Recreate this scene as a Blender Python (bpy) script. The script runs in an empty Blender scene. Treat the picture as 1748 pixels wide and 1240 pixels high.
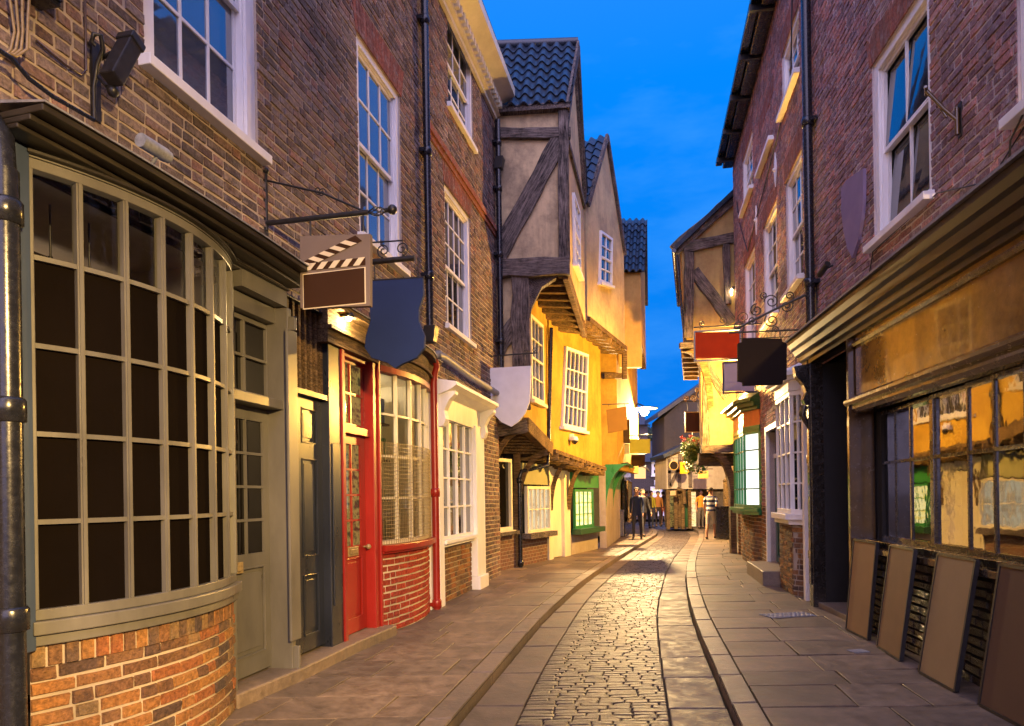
import bpy, bmesh, math, random
from mathutils import Vector, Matrix
random.seed(7)
RND = random.Random(11)
sc = bpy.context.scene
COL = sc.collection
# ------------------------------------------------------------------ camera model (pixels of a 1748 x 1240 frame)
F, CX, CY, H, ROLL = 1200.0, 874.0, 848.0, 1.55, 0.015
CR, SR = math.cos(ROLL), math.sin(ROLL)
def ray(px, py):
    u, v = px - CX, py - CY
    return Vector(((u*CR - v*SR)/F, 1.0, -(u*SR + v*CR)/F))
def P(px, py, depth):
    r = ray(px, py)
    return Vector((r.x*depth, depth, H + r.z*depth))
def G(px, py, z=0.0):
    r = ray(px, py)
    d = (z - H)/r.z
    return Vector((r.x*d, d, z))
# ------------------------------------------------------------------ materials
def s2l(c):
    return tuple((x/12.92 if x <= .04045 else ((x+.055)/1.055)**2.4) for x in c)
def hexc(h):
    h = h.lstrip('#')
    return s2l([int(h[i:i+2], 16)/255 for i in (0, 2, 4)]) + (1,)
class NT:
    def __init__(s, name):
        s.m = bpy.data.materials.new(name); s.m.use_nodes = True
        s.t = s.m.node_tree; s.t.nodes.clear()
        s.out = s.t.nodes.new('ShaderNodeOutputMaterial')
    def n(s, typ, **kw):
        nd = s.t.nodes.new(typ)
        for k, v in kw.items():
            if k.startswith('_'):
                nd.inputs[k[1:].replace('_', ' ')].default_value = v
            else:
                setattr(nd, k, v)
        return nd
    def l(s, a, b): s.t.links.new(a, b)
    def ramp(s, fac, stops, interp='LINEAR'):
        r = s.t.nodes.new('ShaderNodeValToRGB'); r.color_ramp.interpolation = interp
        e = r.color_ramp.elements
        while len(e) < len(stops): e.new(.5)
        for i, (p, c) in enumerate(stops):
            e[i].position = p; e[i].color = c if len(c) == 4 else tuple(c) + (1,)
        s.l(fac, r.inputs['Fac']); return r.outputs['Color']
    def mix(s, fac, a, b, blend='MIX'):
        m = s.t.nodes.new('ShaderNodeMix'); m.data_type = 'RGBA'; m.blend_type = blend
        for val, idx in ((fac, 0), (a, 6), (b, 7)):
            if hasattr(val, 'is_linked'): s.l(val, m.inputs[idx])
            else: m.inputs[idx].default_value = val if not isinstance(val, tuple) or len(val) == 4 else val + (1,)
        return m.outputs[2]
    def noise(s, scale, detail=4, rough=.6, vec=None, stretch=None):
        tc = s.t.nodes.new('ShaderNodeTexCoord')
        v = tc.outputs['Object']
        if stretch:
            mp = s.t.nodes.new('ShaderNodeMapping'); mp.inputs['Scale'].default_value = stretch
            s.l(v, mp.inputs['Vector']); v = mp.outputs['Vector']
        nz = s.n('ShaderNodeTexNoise', _Scale=scale, _Detail=detail, _Roughness=rough)
        s.l(v, nz.inputs['Vector']); return nz.outputs['Fac']
    def bump(s, h, strength=.3, dist=.01, prev=None):
        b = s.n('ShaderNodeBump', _Strength=strength, _Distance=dist)
        s.l(h, b.inputs['Height'])
        if prev is not None: s.l(prev, b.inputs['Normal'])
        return b.outputs['Normal']
    def bsdf(s, color, rough, normal=None, spec=.5, metallic=0.0, coat=0.0):
        p = s.t.nodes.new('ShaderNodeBsdfPrincipled')
        for val, k in ((color, 'Base Color'), (rough, 'Roughness'), (metallic, 'Metallic'), (spec, 'Specular IOR Level'), (coat, 'Coat Weight')):
            if hasattr(val, 'is_linked'): s.l(val, p.inputs[k])
            else: p.inputs[k].default_value = (val if len(val) == 4 else tuple(val) + (1,)) if isinstance(val, tuple) else val
        if normal is not None: s.l(normal, p.inputs['Normal'])
        s.l(p.outputs[0], s.out.inputs['Surface']); return p
def scale3(c, k): return tuple(min(1, x*k) for x in c[:3])
def paint(name, c, rough=.4, var=.25, chip=None, bump=.12, coat=0.0):
    t = NT(name)
    n1 = t.noise(3.0, 5, .65, stretch=(1, 1, .35)); n2 = t.noise(60, 3)
    c1 = t.ramp(n1, [(.3, scale3(c, 1-var)), (.7, scale3(c, 1+var*.5))])
    if chip:
        n3 = t.noise(22, 6, .75)
        f = t.ramp(n3, [(.66, (0, 0, 0)), (.69, (1, 1, 1))])
        c1 = t.mix(f, c1, chip)
    r = t.ramp(n1, [(.3, (rough*.8,)*3), (.7, (min(1, rough*1.3),)*3)])
    t.bsdf(c1, r, t.bump(n2, bump, .004), coat=coat)
    return t.m
def plaster(name, c, stain, amt=.6, scale=.9, lo_=.44):
    t = NT(name)
    n1 = t.noise(scale, 7, .68); n2 = t.noise(9, 5, .7); n3 = t.noise(2.2, 5, .7, stretch=(1.4, 1.4, .25))
    a = t.ramp(n1, [(lo_, (0, 0, 0)), (lo_+.15, (amt,)*3)])
    c1 = t.mix(a, c, stain)
    b = t.ramp(n3, [(.46, (0, 0, 0)), (.66, (amt*.7,)*3)])
    c1 = t.mix(b, c1, scale3(stain, .8))
    c1 = t.mix(.35, c1, t.ramp(n2, [(.3, scale3(c, .7)), (.7, scale3(c, 1.15))]))
    t.bsdf(c1, .85, t.bump(n2, .35, .02), spec=.2)
    return t.m
def timber(name, c1, c2, ang=None):
    """ang: direction of the grain in the x-z plane (degrees); None = grain along y"""
    t = NT(name)
    tc = t.n('ShaderNodeTexCoord'); v = tc.outputs['Object']
    if ang is not None:
        m1 = t.n('ShaderNodeMapping'); m1.inputs['Rotation'].default_value = (0, math.radians(ang), 0); t.l(v, m1.inputs['Vector']); v = m1.outputs['Vector']
    m2_ = t.n('ShaderNodeMapping'); m2_.inputs['Scale'].default_value = (1.0, 14, 14) if ang is not None else (14, 1.0, 14); t.l(v, m2_.inputs['Vector'])
    nz = t.n('ShaderNodeTexNoise', _Scale=3.6, _Detail=9, _Roughness=.72); nz.inputs['Distortion'].default_value = .25; t.l(m2_.outputs['Vector'], nz.inputs['Vector'])
    n1 = t.noise(3.2, 7, .7)
    m2 = t.mix(.32, nz.outputs['Fac'], n1)
    col = t.ramp(m2, [(.40, c1), (.49, scale3(c2, .42)), (.60, c2)])
    t.bsdf(col, .8, t.bump(nz.outputs['Fac'], 1.0, .03), spec=.25)
    return t.m
TIMB = {}
def timber_for(p, q):
    d = Vector(q)-Vector(p)
    a = round(math.degrees(math.atan2(d.z, d.x))/10)*10 % 180
    if abs(d.y) > max(abs(d.x), abs(d.z)): a = None
    if a not in TIMB: TIMB[a] = timber('weathered dark oak, grain %s' % a, (.010, .008, .008), (.25, .20, .17), a)
    return TIMB[a]
def bricks_mat(name, cols, rough=.85, soot=.5, spec=.3, light=None, lamt=.6):
    """bricks are real geometry: one colour per brick from the island id"""
    t = NT(name)
    g = t.n('ShaderNodeNewGeometry')
    n = len(cols)
    col = t.ramp(g.outputs['Random Per Island'], [(i/n, c) for i, c in enumerate(cols)], 'CONSTANT')
    n1 = t.noise(38, 5, .7); n2 = t.mix(.5, t.noise(.55, 5, .6), t.noise(1.0, 5, .65, stretch=(2.6, 2.6, .28))); n3 = t.noise(9, 4, .7)
    col = t.mix(.8, col, t.mix(1.0, col, t.ramp(n1, [(.3, (.28, .27, .27)), (.68, (1.6, 1.5, 1.42))]), 'MULTIPLY'))
    col = t.mix(t.ramp(n3, [(.5, (0, 0, 0)), (.70, (lamt,)*3)]), col, light or (.34, .28, .26, 1))
    col = t.mix(t.ramp(n2, [(.46, (0, 0, 0)), (.60, (soot,)*3)]), col, (.035, .028, .028, 1))
    t.bsdf(col, rough, t.bump(n3, .5, .02, t.bump(n1, 1.0, .016)), spec=spec)
    return t.m
def mortar_mat(name, c):
    t = NT(name)
    n1 = t.noise(60, 4, .7); n2 = t.noise(1.1, 5, .6)
    col = t.mix(t.ramp(n2, [(.4, (0, 0, 0)), (.7, (.7,)*3)]), c, scale3(c, .4) + (1,))
    t.bsdf(col, .95, t.bump(n1, .6, .008), spec=.1)
    return t.m
def brick_tex(name, c1, c2, mortar, w=.23, h=.078):
    t = NT(name)
    tc = t.n('ShaderNodeTexCoord'); sp = t.n('ShaderNodeSeparateXYZ'); t.l(tc.outputs['Object'], sp.inputs[0])
    ad = t.n('ShaderNodeMath', operation='ADD'); t.l(sp.outputs[0], ad.inputs[0]); t.l(sp.outputs[1], ad.inputs[1])
    cb = t.n('ShaderNodeCombineXYZ'); t.l(ad.outputs[0], cb.inputs[0]); t.l(sp.outputs[2], cb.inputs[1])
    b = t.n('ShaderNodeTexBrick', _Color1=c1, _Color2=c2, _Mortar=mortar, _Scale=1.0, _Mortar_Size=.006, _Brick_Width=w, _Row_Height=h, _Bias=0.0)
    t.l(cb.outputs[0], b.inputs['Vector'])
    n1 = t.noise(20, 5)
    col = t.mix(.5, b.outputs['Color'], t.mix(1.0, b.outputs['Color'], t.ramp(n1, [(.3, (.4,)*3), (.7, (1.5,)*3)]), 'MULTIPLY'))
    t.bsdf(col, .85, t.bump(b.outputs['Fac'], -.4, .01), spec=.3)
    return t.m
def stone_mat(name, cols, rough=.6, bump=.6, nscale=14, patch=(.08, .07, .06, 1), spec=.5, mott=.55):
    t = NT(name)
    g = t.n('ShaderNodeNewGeometry')
    col = t.ramp(g.outputs['Random Per Island'], [(i/max(1, len(cols)-1), c) for i, c in enumerate(cols)])
    n1 = t.noise(nscale, 7, .7); n2 = t.noise(1.3, 6, .65); n3 = t.noise(130, 3)
    col = t.mix(mott, col, t.mix(1.0, col, t.ramp(n1, [(.3, (.38,)*3), (.7, (1.5,)*3)]), 'MULTIPLY'))
    col = t.mix(t.ramp(n2, [(.42, (0, 0, 0)), (.66, (.6,)*3)]), col, patch)
    r = t.ramp(n1, [(.35, (rough*.75,)*3), (.7, (min(1, rough*1.25),)*3)])
    t.bsdf(col, r, t.bump(n3, .15, .003, t.bump(n1, bump, .012)), spec=spec)
    return t.m
def glass_dark(name, base=(.012, .014, .018), ior=2.1, wav=.05):
    t = NT(name)
    n1 = t.noise(4.5, 2, .5)
    nm = t.bump(n1, wav, .05)
    p = t.bsdf(base, .03, nm); p.inputs['IOR'].default_value = ior
    return t.m
def glass_clear(name, ior=1.5, tint=(.92, .92, .9, 1), wav=.04):
    t = NT(name)
    n1 = t.noise(5, 2, .5); nm = t.bump(n1, wav, .05)
    fr = t.n('ShaderNodeFresnel', _IOR=ior); t.l(nm, fr.inputs['Normal'])
    tr = t.n('ShaderNodeBsdfTransparent', _Color=tint); gl = t.n('ShaderNodeBsdfGlossy', _Roughness=.03); t.l(nm, gl.inputs['Normal'])
    mx = t.n('ShaderNodeMixShader'); t.l(fr.outputs[0], mx.inputs[0]); t.l(tr.outputs[0], mx.inputs[1]); t.l(gl.outputs[0], mx.inputs[2])
    t.l(mx.outputs[0], t.out.inputs['Surface'])
    return t.m
def lit_pane(name, cols, strength, sx=5.0, sz=3.0):
    """a lit shop interior behind glass: warm light over shelves of goods"""
    t = NT(name)
    n1 = t.noise(1.0, 4, .7, stretch=(sx*1.6, sx*1.6, sz*2.2)); n2 = t.noise(1.0, 2, .5, stretch=(.6, .6, sz*4))
    col = t.ramp(t.mix(.4, n1, n2), [(.32+.36*i/(len(cols)-1), c) for i, c in enumerate(cols)])
    e = t.n('ShaderNodeEmission', _Strength=strength); t.l(col, e.inputs['Color'])
    g = t.n('ShaderNodeBsdfGlossy', _Roughness=.05); fr = t.n('ShaderNodeFresnel', _IOR=1.45)
    mx = t.n('ShaderNodeMixShader'); t.l(fr.outputs[0], mx.inputs[0]); t.l(e.outputs[0], mx.inputs[1]); t.l(g.outputs[0], mx.inputs[2])
    t.l(mx.outputs[0], t.out.inputs['Surface'])
    return t.m
def emit(name, c, strength):
    t = NT(name); e = t.n('ShaderNodeEmission', _Strength=strength, _Color=c)
    t.l(e.outputs[0], t.out.inputs['Surface']); return t.m
def metal(name, c, rough=.45):
    t = NT(name); n1 = t.noise(25, 5, .7)
    t.bsdf(t.ramp(n1, [(.3, scale3(c, .6)), (.7, scale3(c, 1.3))]), t.ramp(n1, [(.3, (rough*.7,)*3), (.7, (rough*1.3,)*3)]), t.bump(n1, .2, .004))
    return t.m
def gloss_black(name, c=(.012, .010, .008), rough=.2):
    t = NT(name)
    n1 = t.noise(2.3, 7, .75); n2 = t.noise(16, 5, .7)
    col = t.ramp(n1, [(.35, c), (.75, scale3(c, 2.6))])
    r = t.ramp(n2, [(.3, (rough*.6,)*3), (.72, (rough*1.9,)*3)])
    t.bsdf(col, r, t.bump(n1, .05, .008), spec=.8, coat=.4)
    return t.m
M = {}
M['mortar'] = mortar_mat('pale lime mortar', (.50, .41, .32, 1))
M['mortar_r'] = mortar_mat('grey mortar', (.58, .50, .49, 1))
M['mortar_w'] = mortar_mat('white pointing', (.62, .52, .40, 1))
BR_L = [(0.203, 0.131, 0.112), (0.119, 0.089, 0.085), (0.243, 0.148, 0.123), (0.184, 0.148, 0.146), (0.102, 0.076, 0.075), (0.262, 0.139, 0.108), (0.218, 0.164, 0.151), (0.121, 0.079, 0.071), (0.231, 0.177, 0.165)]
BR_R = [(0.369, 0.190, 0.190), (0.211, 0.119, 0.124), (0.420, 0.204, 0.190), (0.289, 0.188, 0.213), (0.257, 0.141, 0.144), (0.266, 0.168, 0.190), (0.448, 0.213, 0.185), (0.230, 0.150, 0.164)]
BR_Y = [(0.288, 0.133, 0.044), (0.240, 0.117, 0.048), (0.176, 0.094, 0.048), (0.320, 0.156, 0.048), (0.128, 0.082, 0.056), (0.272, 0.101, 0.036), (0.208, 0.140, 0.072), (0.152, 0.078, 0.040), (.09, .055, .04), (.13, .07, .04), (.07, .05, .045)]
M['brick_l'] = bricks_mat('weathered brown brick', BR_L)
M['brick_r'] = bricks_mat('weathered red brick', BR_R, soot=.4, light=(.50, .42, .43, 1), lamt=.8)
M['brick_y'] = bricks_mat('orange handmade brick', BR_Y, soot=.35, light=(.30, .15, .05, 1))
M['brick_arch'] = bricks_mat('red rubbed brick', [(.26, .085, .055), (.22, .075, .05), (.30, .10, .06), (.20, .08, .06)], soot=.3)
M['brick_redpaint'] = bricks_mat('red painted brick', [(.34, .036, .02), (.28, .03, .018), (.38, .045, .022)], soot=.3, light=(.36, .08, .04, 1))
M['brick_black'] = bricks_mat('black glazed brick', [(.012, .010, .009), (.02, .016, .013), (.008, .007, .007)], rough=.22, soot=0, spec=.9, light=(.02, .018, .016, 1))
M['mortar_k'] = mortar_mat('soot black mortar', (.02, .018, .017, 1))
M['btex'] = brick_tex('far brown brick', (.16, .075, .055, 1), (.11, .06, .05, 1), (.26, .22, .19, 1))
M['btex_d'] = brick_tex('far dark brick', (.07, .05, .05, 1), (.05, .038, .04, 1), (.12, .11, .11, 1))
M['grey'] = paint('olive grey gloss paint', (.135, .126, .105), .34, .3)
M['grey_d'] = paint('olive grey paint with shade painted in', (.03, .025, .019), .4, .4)  # copy of the grey paint with the cornice's shade put into its colour
M['navy'] = paint('dark navy paint', (.018, .022, .034), .3, .4, chip=(.16, .14, .10, 1))
M['red'] = paint('pillar red paint', (.30, .018, .011), .33, .25)
M['white'] = paint('white gloss paint', (.84, .82, .79), .38, .15)
M['cream'] = paint('cream paint', (.70, .64, .48), .4, .2)
M['green'] = paint('bright green paint', (.03, .20, .06), .32, .25)
M['green_d'] = paint('dark green paint', (.018, .075, .03), .35, .25)
M['black'] = gloss_black('black gloss paint')
tq = NT('blackened cornice paint'); tq.bsdf(tq.ramp(tq.noise(3, 6, .7), [(.3, (.009, .007, .005)), (.75, (.03, .02, .010))]), .33, spec=.45); M['blackc'] = tq.m
M['fascia'] = gloss_black('worn fascia with reflected gold painted in', (.15, .078, .012), .15)  # gold reflected from the yellow house is put into the base colour
M['soot'] = paint('dull black paint', (.008, .007, .006), .6, .3)
M['bronze'] = gloss_black('worn bronze black fascia', (.045, .025, .008), .17)
M['iron'] = metal('black iron', (.014, .013, .013), .42)
M['pipe'] = metal('black painted pipe', (.012, .013, .018), .25)
M['lead'] = metal('grey lead sheet', (.20, .20, .21), .5)
M['brass'] = metal('worn brass', (.28, .20, .09), .35)
M['steel'] = metal('grey painted metal', (.24, .25, .27), .5)
M['gold'] = metal('gilt iron', (.42, .28, .08), .4)
M['timber'] = timber('weathered dark oak', (.014, .011, .011), (.24, .19, .165))
M['timber_b'] = timber('brown oak', (.05, .028, .012), (.26, .16, .07), 0)
M['plaster_g'] = plaster('grey cream lime plaster', (.58, .44, .25, 1), (.085, .068, .058, 1), .9, 1.1, .46)
M['plaster_p'] = plaster('pinkish cream render', (.60, .44, .23, 1), (.26, .19, .12, 1), .8)
M['plaster_y'] = plaster('yellow ochre render', (.44, .275, .045, 1), (.25, .135, .022, 1), .9)
M['plaster_c'] = plaster('cream lime plaster', (.42, .295, .115, 1), (.22, .14, .06, 1), .9)
M['plaster_o'] = plaster('orange ochre render', (.50, .31, .09, 1), (.32, .18, .05, 1), .6)
M['plaster_w'] = plaster('off white render', (.44, .37, .30, 1), (.28, .22, .17, 1), .6)
M['tile'] = stone_mat('dark clay pantile tinted sky blue', [(.010, .022, .045), (.020, .034, .058), (.007, .014, .030)], .36, .5, 12, (.03, .028, .026, 1))  # dark clay with the reflected sky's blue put into its colour
M['slate'] = stone_mat('dark slate', [(.05, .05, .06), (.035, .036, .045)], .6)
M['flag'] = stone_mat('york stone flag', [(.15, .108, .075), (.215, .152, .10), (.12, .09, .065), (.185, .135, .092), (.25, .18, .12)], .62, .6, 7, (.075, .058, .045, 1), spec=.35, mott=.85)
M['kerb'] = stone_mat('kerb stone', [(.19, .14, .095), (.24, .175, .12), (.16, .12, .085)], .55)
M['sett'] = stone_mat('dark stone sett', [(.065, .043, .029), (.092, .064, .043), (.05, .035, .027), (.112, .08, .054), (.076, .056, .042)], .50, .7, 30, (.05, .04, .035, 1))
M['joint'] = mortar_mat('gritty joint', (.045, .033, .023, 1))
M['glass'] = glass_dark('old window glass', ior=2.6, wav=.012)
M['glass_b'] = glass_dark('old window glass with pale blind', (.07, .085, .12), 2.6, .012)
M['glass2'] = glass_dark('shop window glass dark', (.006, .005, .004), 1.35, .03)
M['glass_r'] = glass_clear('shop window glass', 6.5, (.8, .78, .74, 1), .02)
M['clear'] = glass_clear('clear glass', 1.45)
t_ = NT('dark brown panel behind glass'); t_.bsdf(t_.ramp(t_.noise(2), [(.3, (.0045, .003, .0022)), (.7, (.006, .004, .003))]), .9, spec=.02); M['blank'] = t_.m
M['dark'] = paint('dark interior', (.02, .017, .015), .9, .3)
M['room'] = paint('dim room plaster', (.20, .155, .115), .9, .3)
M['lit_warm'] = lit_pane('lit shop interior', [(.20, .10, .03, 1), (.85, .50, .17, 1), (1, .72, .34, 1), (.40, .24, .10, 1), (1, .86, .55, 1)], 1.05)
M['lit_yel'] = lit_pane('lit yellow interior', [(.75, .42, .05, 1), (1, .70, .15, 1), (1, .85, .40, 1), (.65, .34, .06, 1)], 1.5)
M['lit_white'] = lit_pane('lit white interior', [(.80, .88, .70, 1), (1, 1, .93, 1)], 1.25, 1, 1)
M['lit_dim'] = lit_pane('dim shop interior', [(.02, .012, .008, 1), (.10, .05, .02, 1), (.5, .32, .08, 1), (.03, .05, .02, 1), (.25, .06, .03, 1)], .45, 4, 3)
M['lit_cream'] = lit_pane('lit cream interior', [(.42, .28, .12, 1), (.85, .66, .36, 1), (1, .85, .55, 1), (.55, .36, .18, 1), (.95, .70, .36, 1)], .62, 5, 2)
M['bulb'] = emit('glowing lamp', (1, .72, .36, 1), 40)
M['bulb_w'] = emit('white glowing lamp', (1, .88, .70, 1), 60)
M['leaf'] = stone_mat('leaves', [(.12, .24, .03), (.22, .32, .05), (.07, .16, .03)], .6)
M['petal'] = stone_mat('red petals', [(.42, .03, .03), (.5, .06, .07)], .6)
def board(name, h, rough=.75):
    t = NT(name); c = hexc(h)[:3]
    t.bsdf(t.ramp(t.noise(4, 4, .6), [(.3, scale3(c, .92)), (.7, scale3(c, 1.06))]), rough, spec=.15); return t.m
# ------------------------------------------------------------------ mesh builder
class MB:
    def __init__(s): s.v = []; s.f = []; s.mi = []; s.sm = []
    def add(s, vs, fs, mi=0, smooth=False):
        b = len(s.v); s.v += [tuple(v) for v in vs]
        for f in fs: s.f.append(tuple(b+i for i in f)); s.mi.append(mi); s.sm.append(smooth)
        return s
    HF = [(0, 3, 2, 1), (4, 5, 6, 7), (0, 1, 5, 4), (1, 2, 6, 5), (2, 3, 7, 6), (3, 0, 4, 7)]
    def hexa(s, p, mi=0): return s.add(p, s.HF, mi)
    def box(s, x0, x1, y0, y1, z0, z1, mi=0):
        return s.hexa([(x0, y0, z0), (x1, y0, z0), (x1, y1, z0), (x0, y1, z0), (x0, y0, z1), (x1, y0, z1), (x1, y1, z1), (x0, y1, z1)], mi)
    def prism(s, poly, vec, mi=0):
        n = len(poly); vec = Vector(vec)
        a = [Vector(p) for p in poly]; b = [p+vec for p in a]
        return s.add(a+b, [tuple(range(n))[::-1], tuple(range(n, 2*n))] + [(i, (i+1) % n, n+(i+1) % n, n+i) for i in range(n)], mi)
    def quad(s, a, b, c, d, mi=0): return s.add([a, b, c, d], [(0, 1, 2, 3)], mi)
    def beam(s, p, q, w, d, up=(0, 0, 1), mi=0, taper=1.0):
        p, q = Vector(p), Vector(q); t = (q-p).normalized(); up = Vector(up)
        if abs(t.dot(up)) > .98: up = Vector((1, 0, 0)) if abs(t.x) < .9 else Vector((0, 1, 0))
        a = t.cross(up).normalized(); b = a.cross(t).normalized()
        vs = []
        for c, k in ((p, 1), (q, taper)):
            for i, j in ((-1, -1), (1, -1), (1, 1), (-1, 1)): vs.append(c + a*i*w/2*k + b*j*d/2*k)
        return s.hexa(vs, mi)
    def tube(s, pts, r, n=8, mi=0, caps=True):
        pts = [Vector(p) for p in pts]; rs = r if isinstance(r, (list, tuple)) else [r]*len(pts)
        vs = []; fs = []; prev = None
        for i, p in enumerate(pts):
            t = (pts[min(i+1, len(pts)-1)] - pts[max(i-1, 0)]).normalized()
            if prev is None:
                a = t.orthogonal().normalized()
            else:
                a = (prev - t*prev.dot(t)).normalized()
            prev = a; b = t.cross(a)
            for k in range(n):
                th = 2*math.pi*k/n; vs.append(p + (a*math.cos(th)+b*math.sin(th))*rs[i])
        for i in range(len(pts)-1):
            for k in range(n):
                fs.append((i*n+k, i*n+(k+1) % n, (i+1)*n+(k+1) % n, (i+1)*n+k))
        s.add(vs, fs, mi, True)
        if caps:
            m = len(pts)-1
            s.add([vs[k] for k in range(n)], [tuple(range(n))[::-1]], mi); s.add([vs[m*n+k] for k in range(n)], [tuple(range(n))], mi)
        return s
    def lathe(s, prof, c, n=16, mi=0):
        c = Vector(c); vs = []; fs = []
        for r, z in prof:
            for k in range(n): vs.append(c+Vector((r*math.cos(2*math.pi*k/n), r*math.sin(2*math.pi*k/n), z)))
        for i in range(len(prof)-1):
            for k in range(n): fs.append((i*n+k, i*n+(k+1) % n, (i+1)*n+(k+1) % n, (i+1)*n+k))
        return s.add(vs, fs, mi, True)
    def ball(s, c, r, n=10, mi=0, sz=1.0):
        prof = [(max(.0005, r*math.sin(math.pi*i/(n//2+1))), -r*sz*math.cos(math.pi*i/(n//2+1))) for i in range(n//2+2)]
        return s.lathe(prof, c, n, mi)
    def rough_beam(s, p, q, w, d, up=(0, 0, 1), n=7, k=.07):
        p, q = Vector(p), Vector(q); t = (q-p).normalized(); up = Vector(up)
        if abs(t.dot(up)) > .98: up = Vector((1, 0, 0))
        a = t.cross(up).normalized(); b = a.cross(t).normalized(); vs = []
        for i in range(n+1):
            c = p.lerp(q, i/n)+a*RND.uniform(-k, k)*w*.6; ww = w*RND.uniform(1-k*1.5, 1+k)
            for x, y in ((-1, -1), (1, -1), (1, 1), (-1, 1)): vs.append(c+a*x*ww/2+b*y*d/2)
        fs = [(0, 3, 2, 1), tuple(4*n+i for i in range(4))]
        for i in range(n):
            for x in range(4): fs.append((4*i+x, 4*i+(x+1) % 4, 4*i+4+(x+1) % 4, 4*i+4+x))
        return s.add(vs, fs)
    def prof(s, s0, s1, poly, mi=0):
        """a moulding: polygon of (y, z) run from s0 to s1"""
        return s.prism([(s0, y, z) for y, z in poly], (s1-s0, 0, 0), mi)
    def build(s, name, mats, parent=None, world=False, bevel=0.0, loc=None, face=None):
        me = bpy.data.meshes.new(name)
        off = Vector((0, 0, 0))
        if world and parent is not None: off = parent.location
        if loc is not None: off = Vector(loc)
        me.from_pydata([tuple(Vector(v)-off) for v in s.v] if (world or loc is not None) else s.v, [], s.f)
        mats = mats if isinstance(mats, (list, tuple)) else [mats]
        for m in mats: me.materials.append(m)
        me.polygons.foreach_set('material_index', s.mi); me.polygons.foreach_set('use_smooth', s.sm)
        me.validate(); me.update()
        bm = bmesh.new(); bm.from_mesh(me); 
        if face is None and name in ('pane', 'lit_panel') and not world and loc is None: face = (0, -1, 0)
        if face is None: bmesh.ops.recalc_face_normals(bm, faces=bm.faces)
        else:
            bm.normal_update(); fv_ = Vector(face)
            bmesh.ops.reverse_faces(bm, faces=[q for q in bm.faces if q.normal.dot(fv_) < 0])
        bm.to_mesh(me); bm.free()
        o = bpy.data.objects.new(name, me); COL.objects.link(o)
        if parent is not None: o.parent = parent
        if loc is not None: o.location = Vector(loc)
        if bevel:
            b = o.modifiers.new('bevel', 'BEVEL'); b.width = bevel; b.segments = 2; b.limit_method = 'ANGLE'; b.angle_limit = .7
        return o
def tag(o, label=None, cat=None, group=None, kind=None):
    if label: o['label'] = label
    if cat: o['category'] = cat
    if group: o['group'] = group
    if kind: o['kind'] = kind
    return o
def thing(name, label, cat, loc=(0, 0, 0), rot=0.0, group=None):
    o = bpy.data.objects.new(name, None); COL.objects.link(o)
    o.empty_display_size = .3
    o.location = Vector(loc); o.rotation_euler = (0, 0, rot)
    return tag(o, label, cat, group)
class Fac:
    """a vertical plane: local x runs along it, y into the building, z up"""
    def __init__(s, o, d):
        s.o = Vector((o[0], o[1], 0)); s.d = Vector((d[0], d[1], 0)).normalized()
        s.n = Vector((s.d.y, -s.d.x, 0)); s.rot = math.atan2(s.d.y, s.d.x)
    def sz(s, px, py, off=0.0):
        r = ray(px, py); c = Vector((0, 0, H))
        t = (s.o + s.n*off - c).dot(s.n)/r.dot(s.n); p = c+r*t
        return (p-s.o).dot(s.d), p.z
    def S(s, px, py=848, off=0.0): return s.sz(px, py, off)[0]
    def Z(s, px, py, off=0.0): return s.sz(px, py, off)[1]
    def rect(s, xl, xr, ytl, ybl, ytr=None, ybr=None, off=0.0):
        ym = (ytl+ybl)/2
        a, b = s.S(xl, ym, off), s.S(xr, (ytr+ybr)/2 if ytr else ym, off)
        z1, z0 = s.Z(xl, ytl, off), s.Z(xl, ybl, off)
        if ytr: z1 = (z1+s.Z(xr, ytr, off))/2; z0 = (z0+s.Z(xr, ybr, off))/2
        return min(a, b), max(a, b), z0, z1
    def W(s, x, y, z): return s.o + s.d*x - s.n*y + Vector((0, 0, z))
    def thing(s, name, label, cat, x=0, y=0, z=0, group=None):
        return thing(name, label, cat, s.W(x, y, z), s.rot, group)
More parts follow.
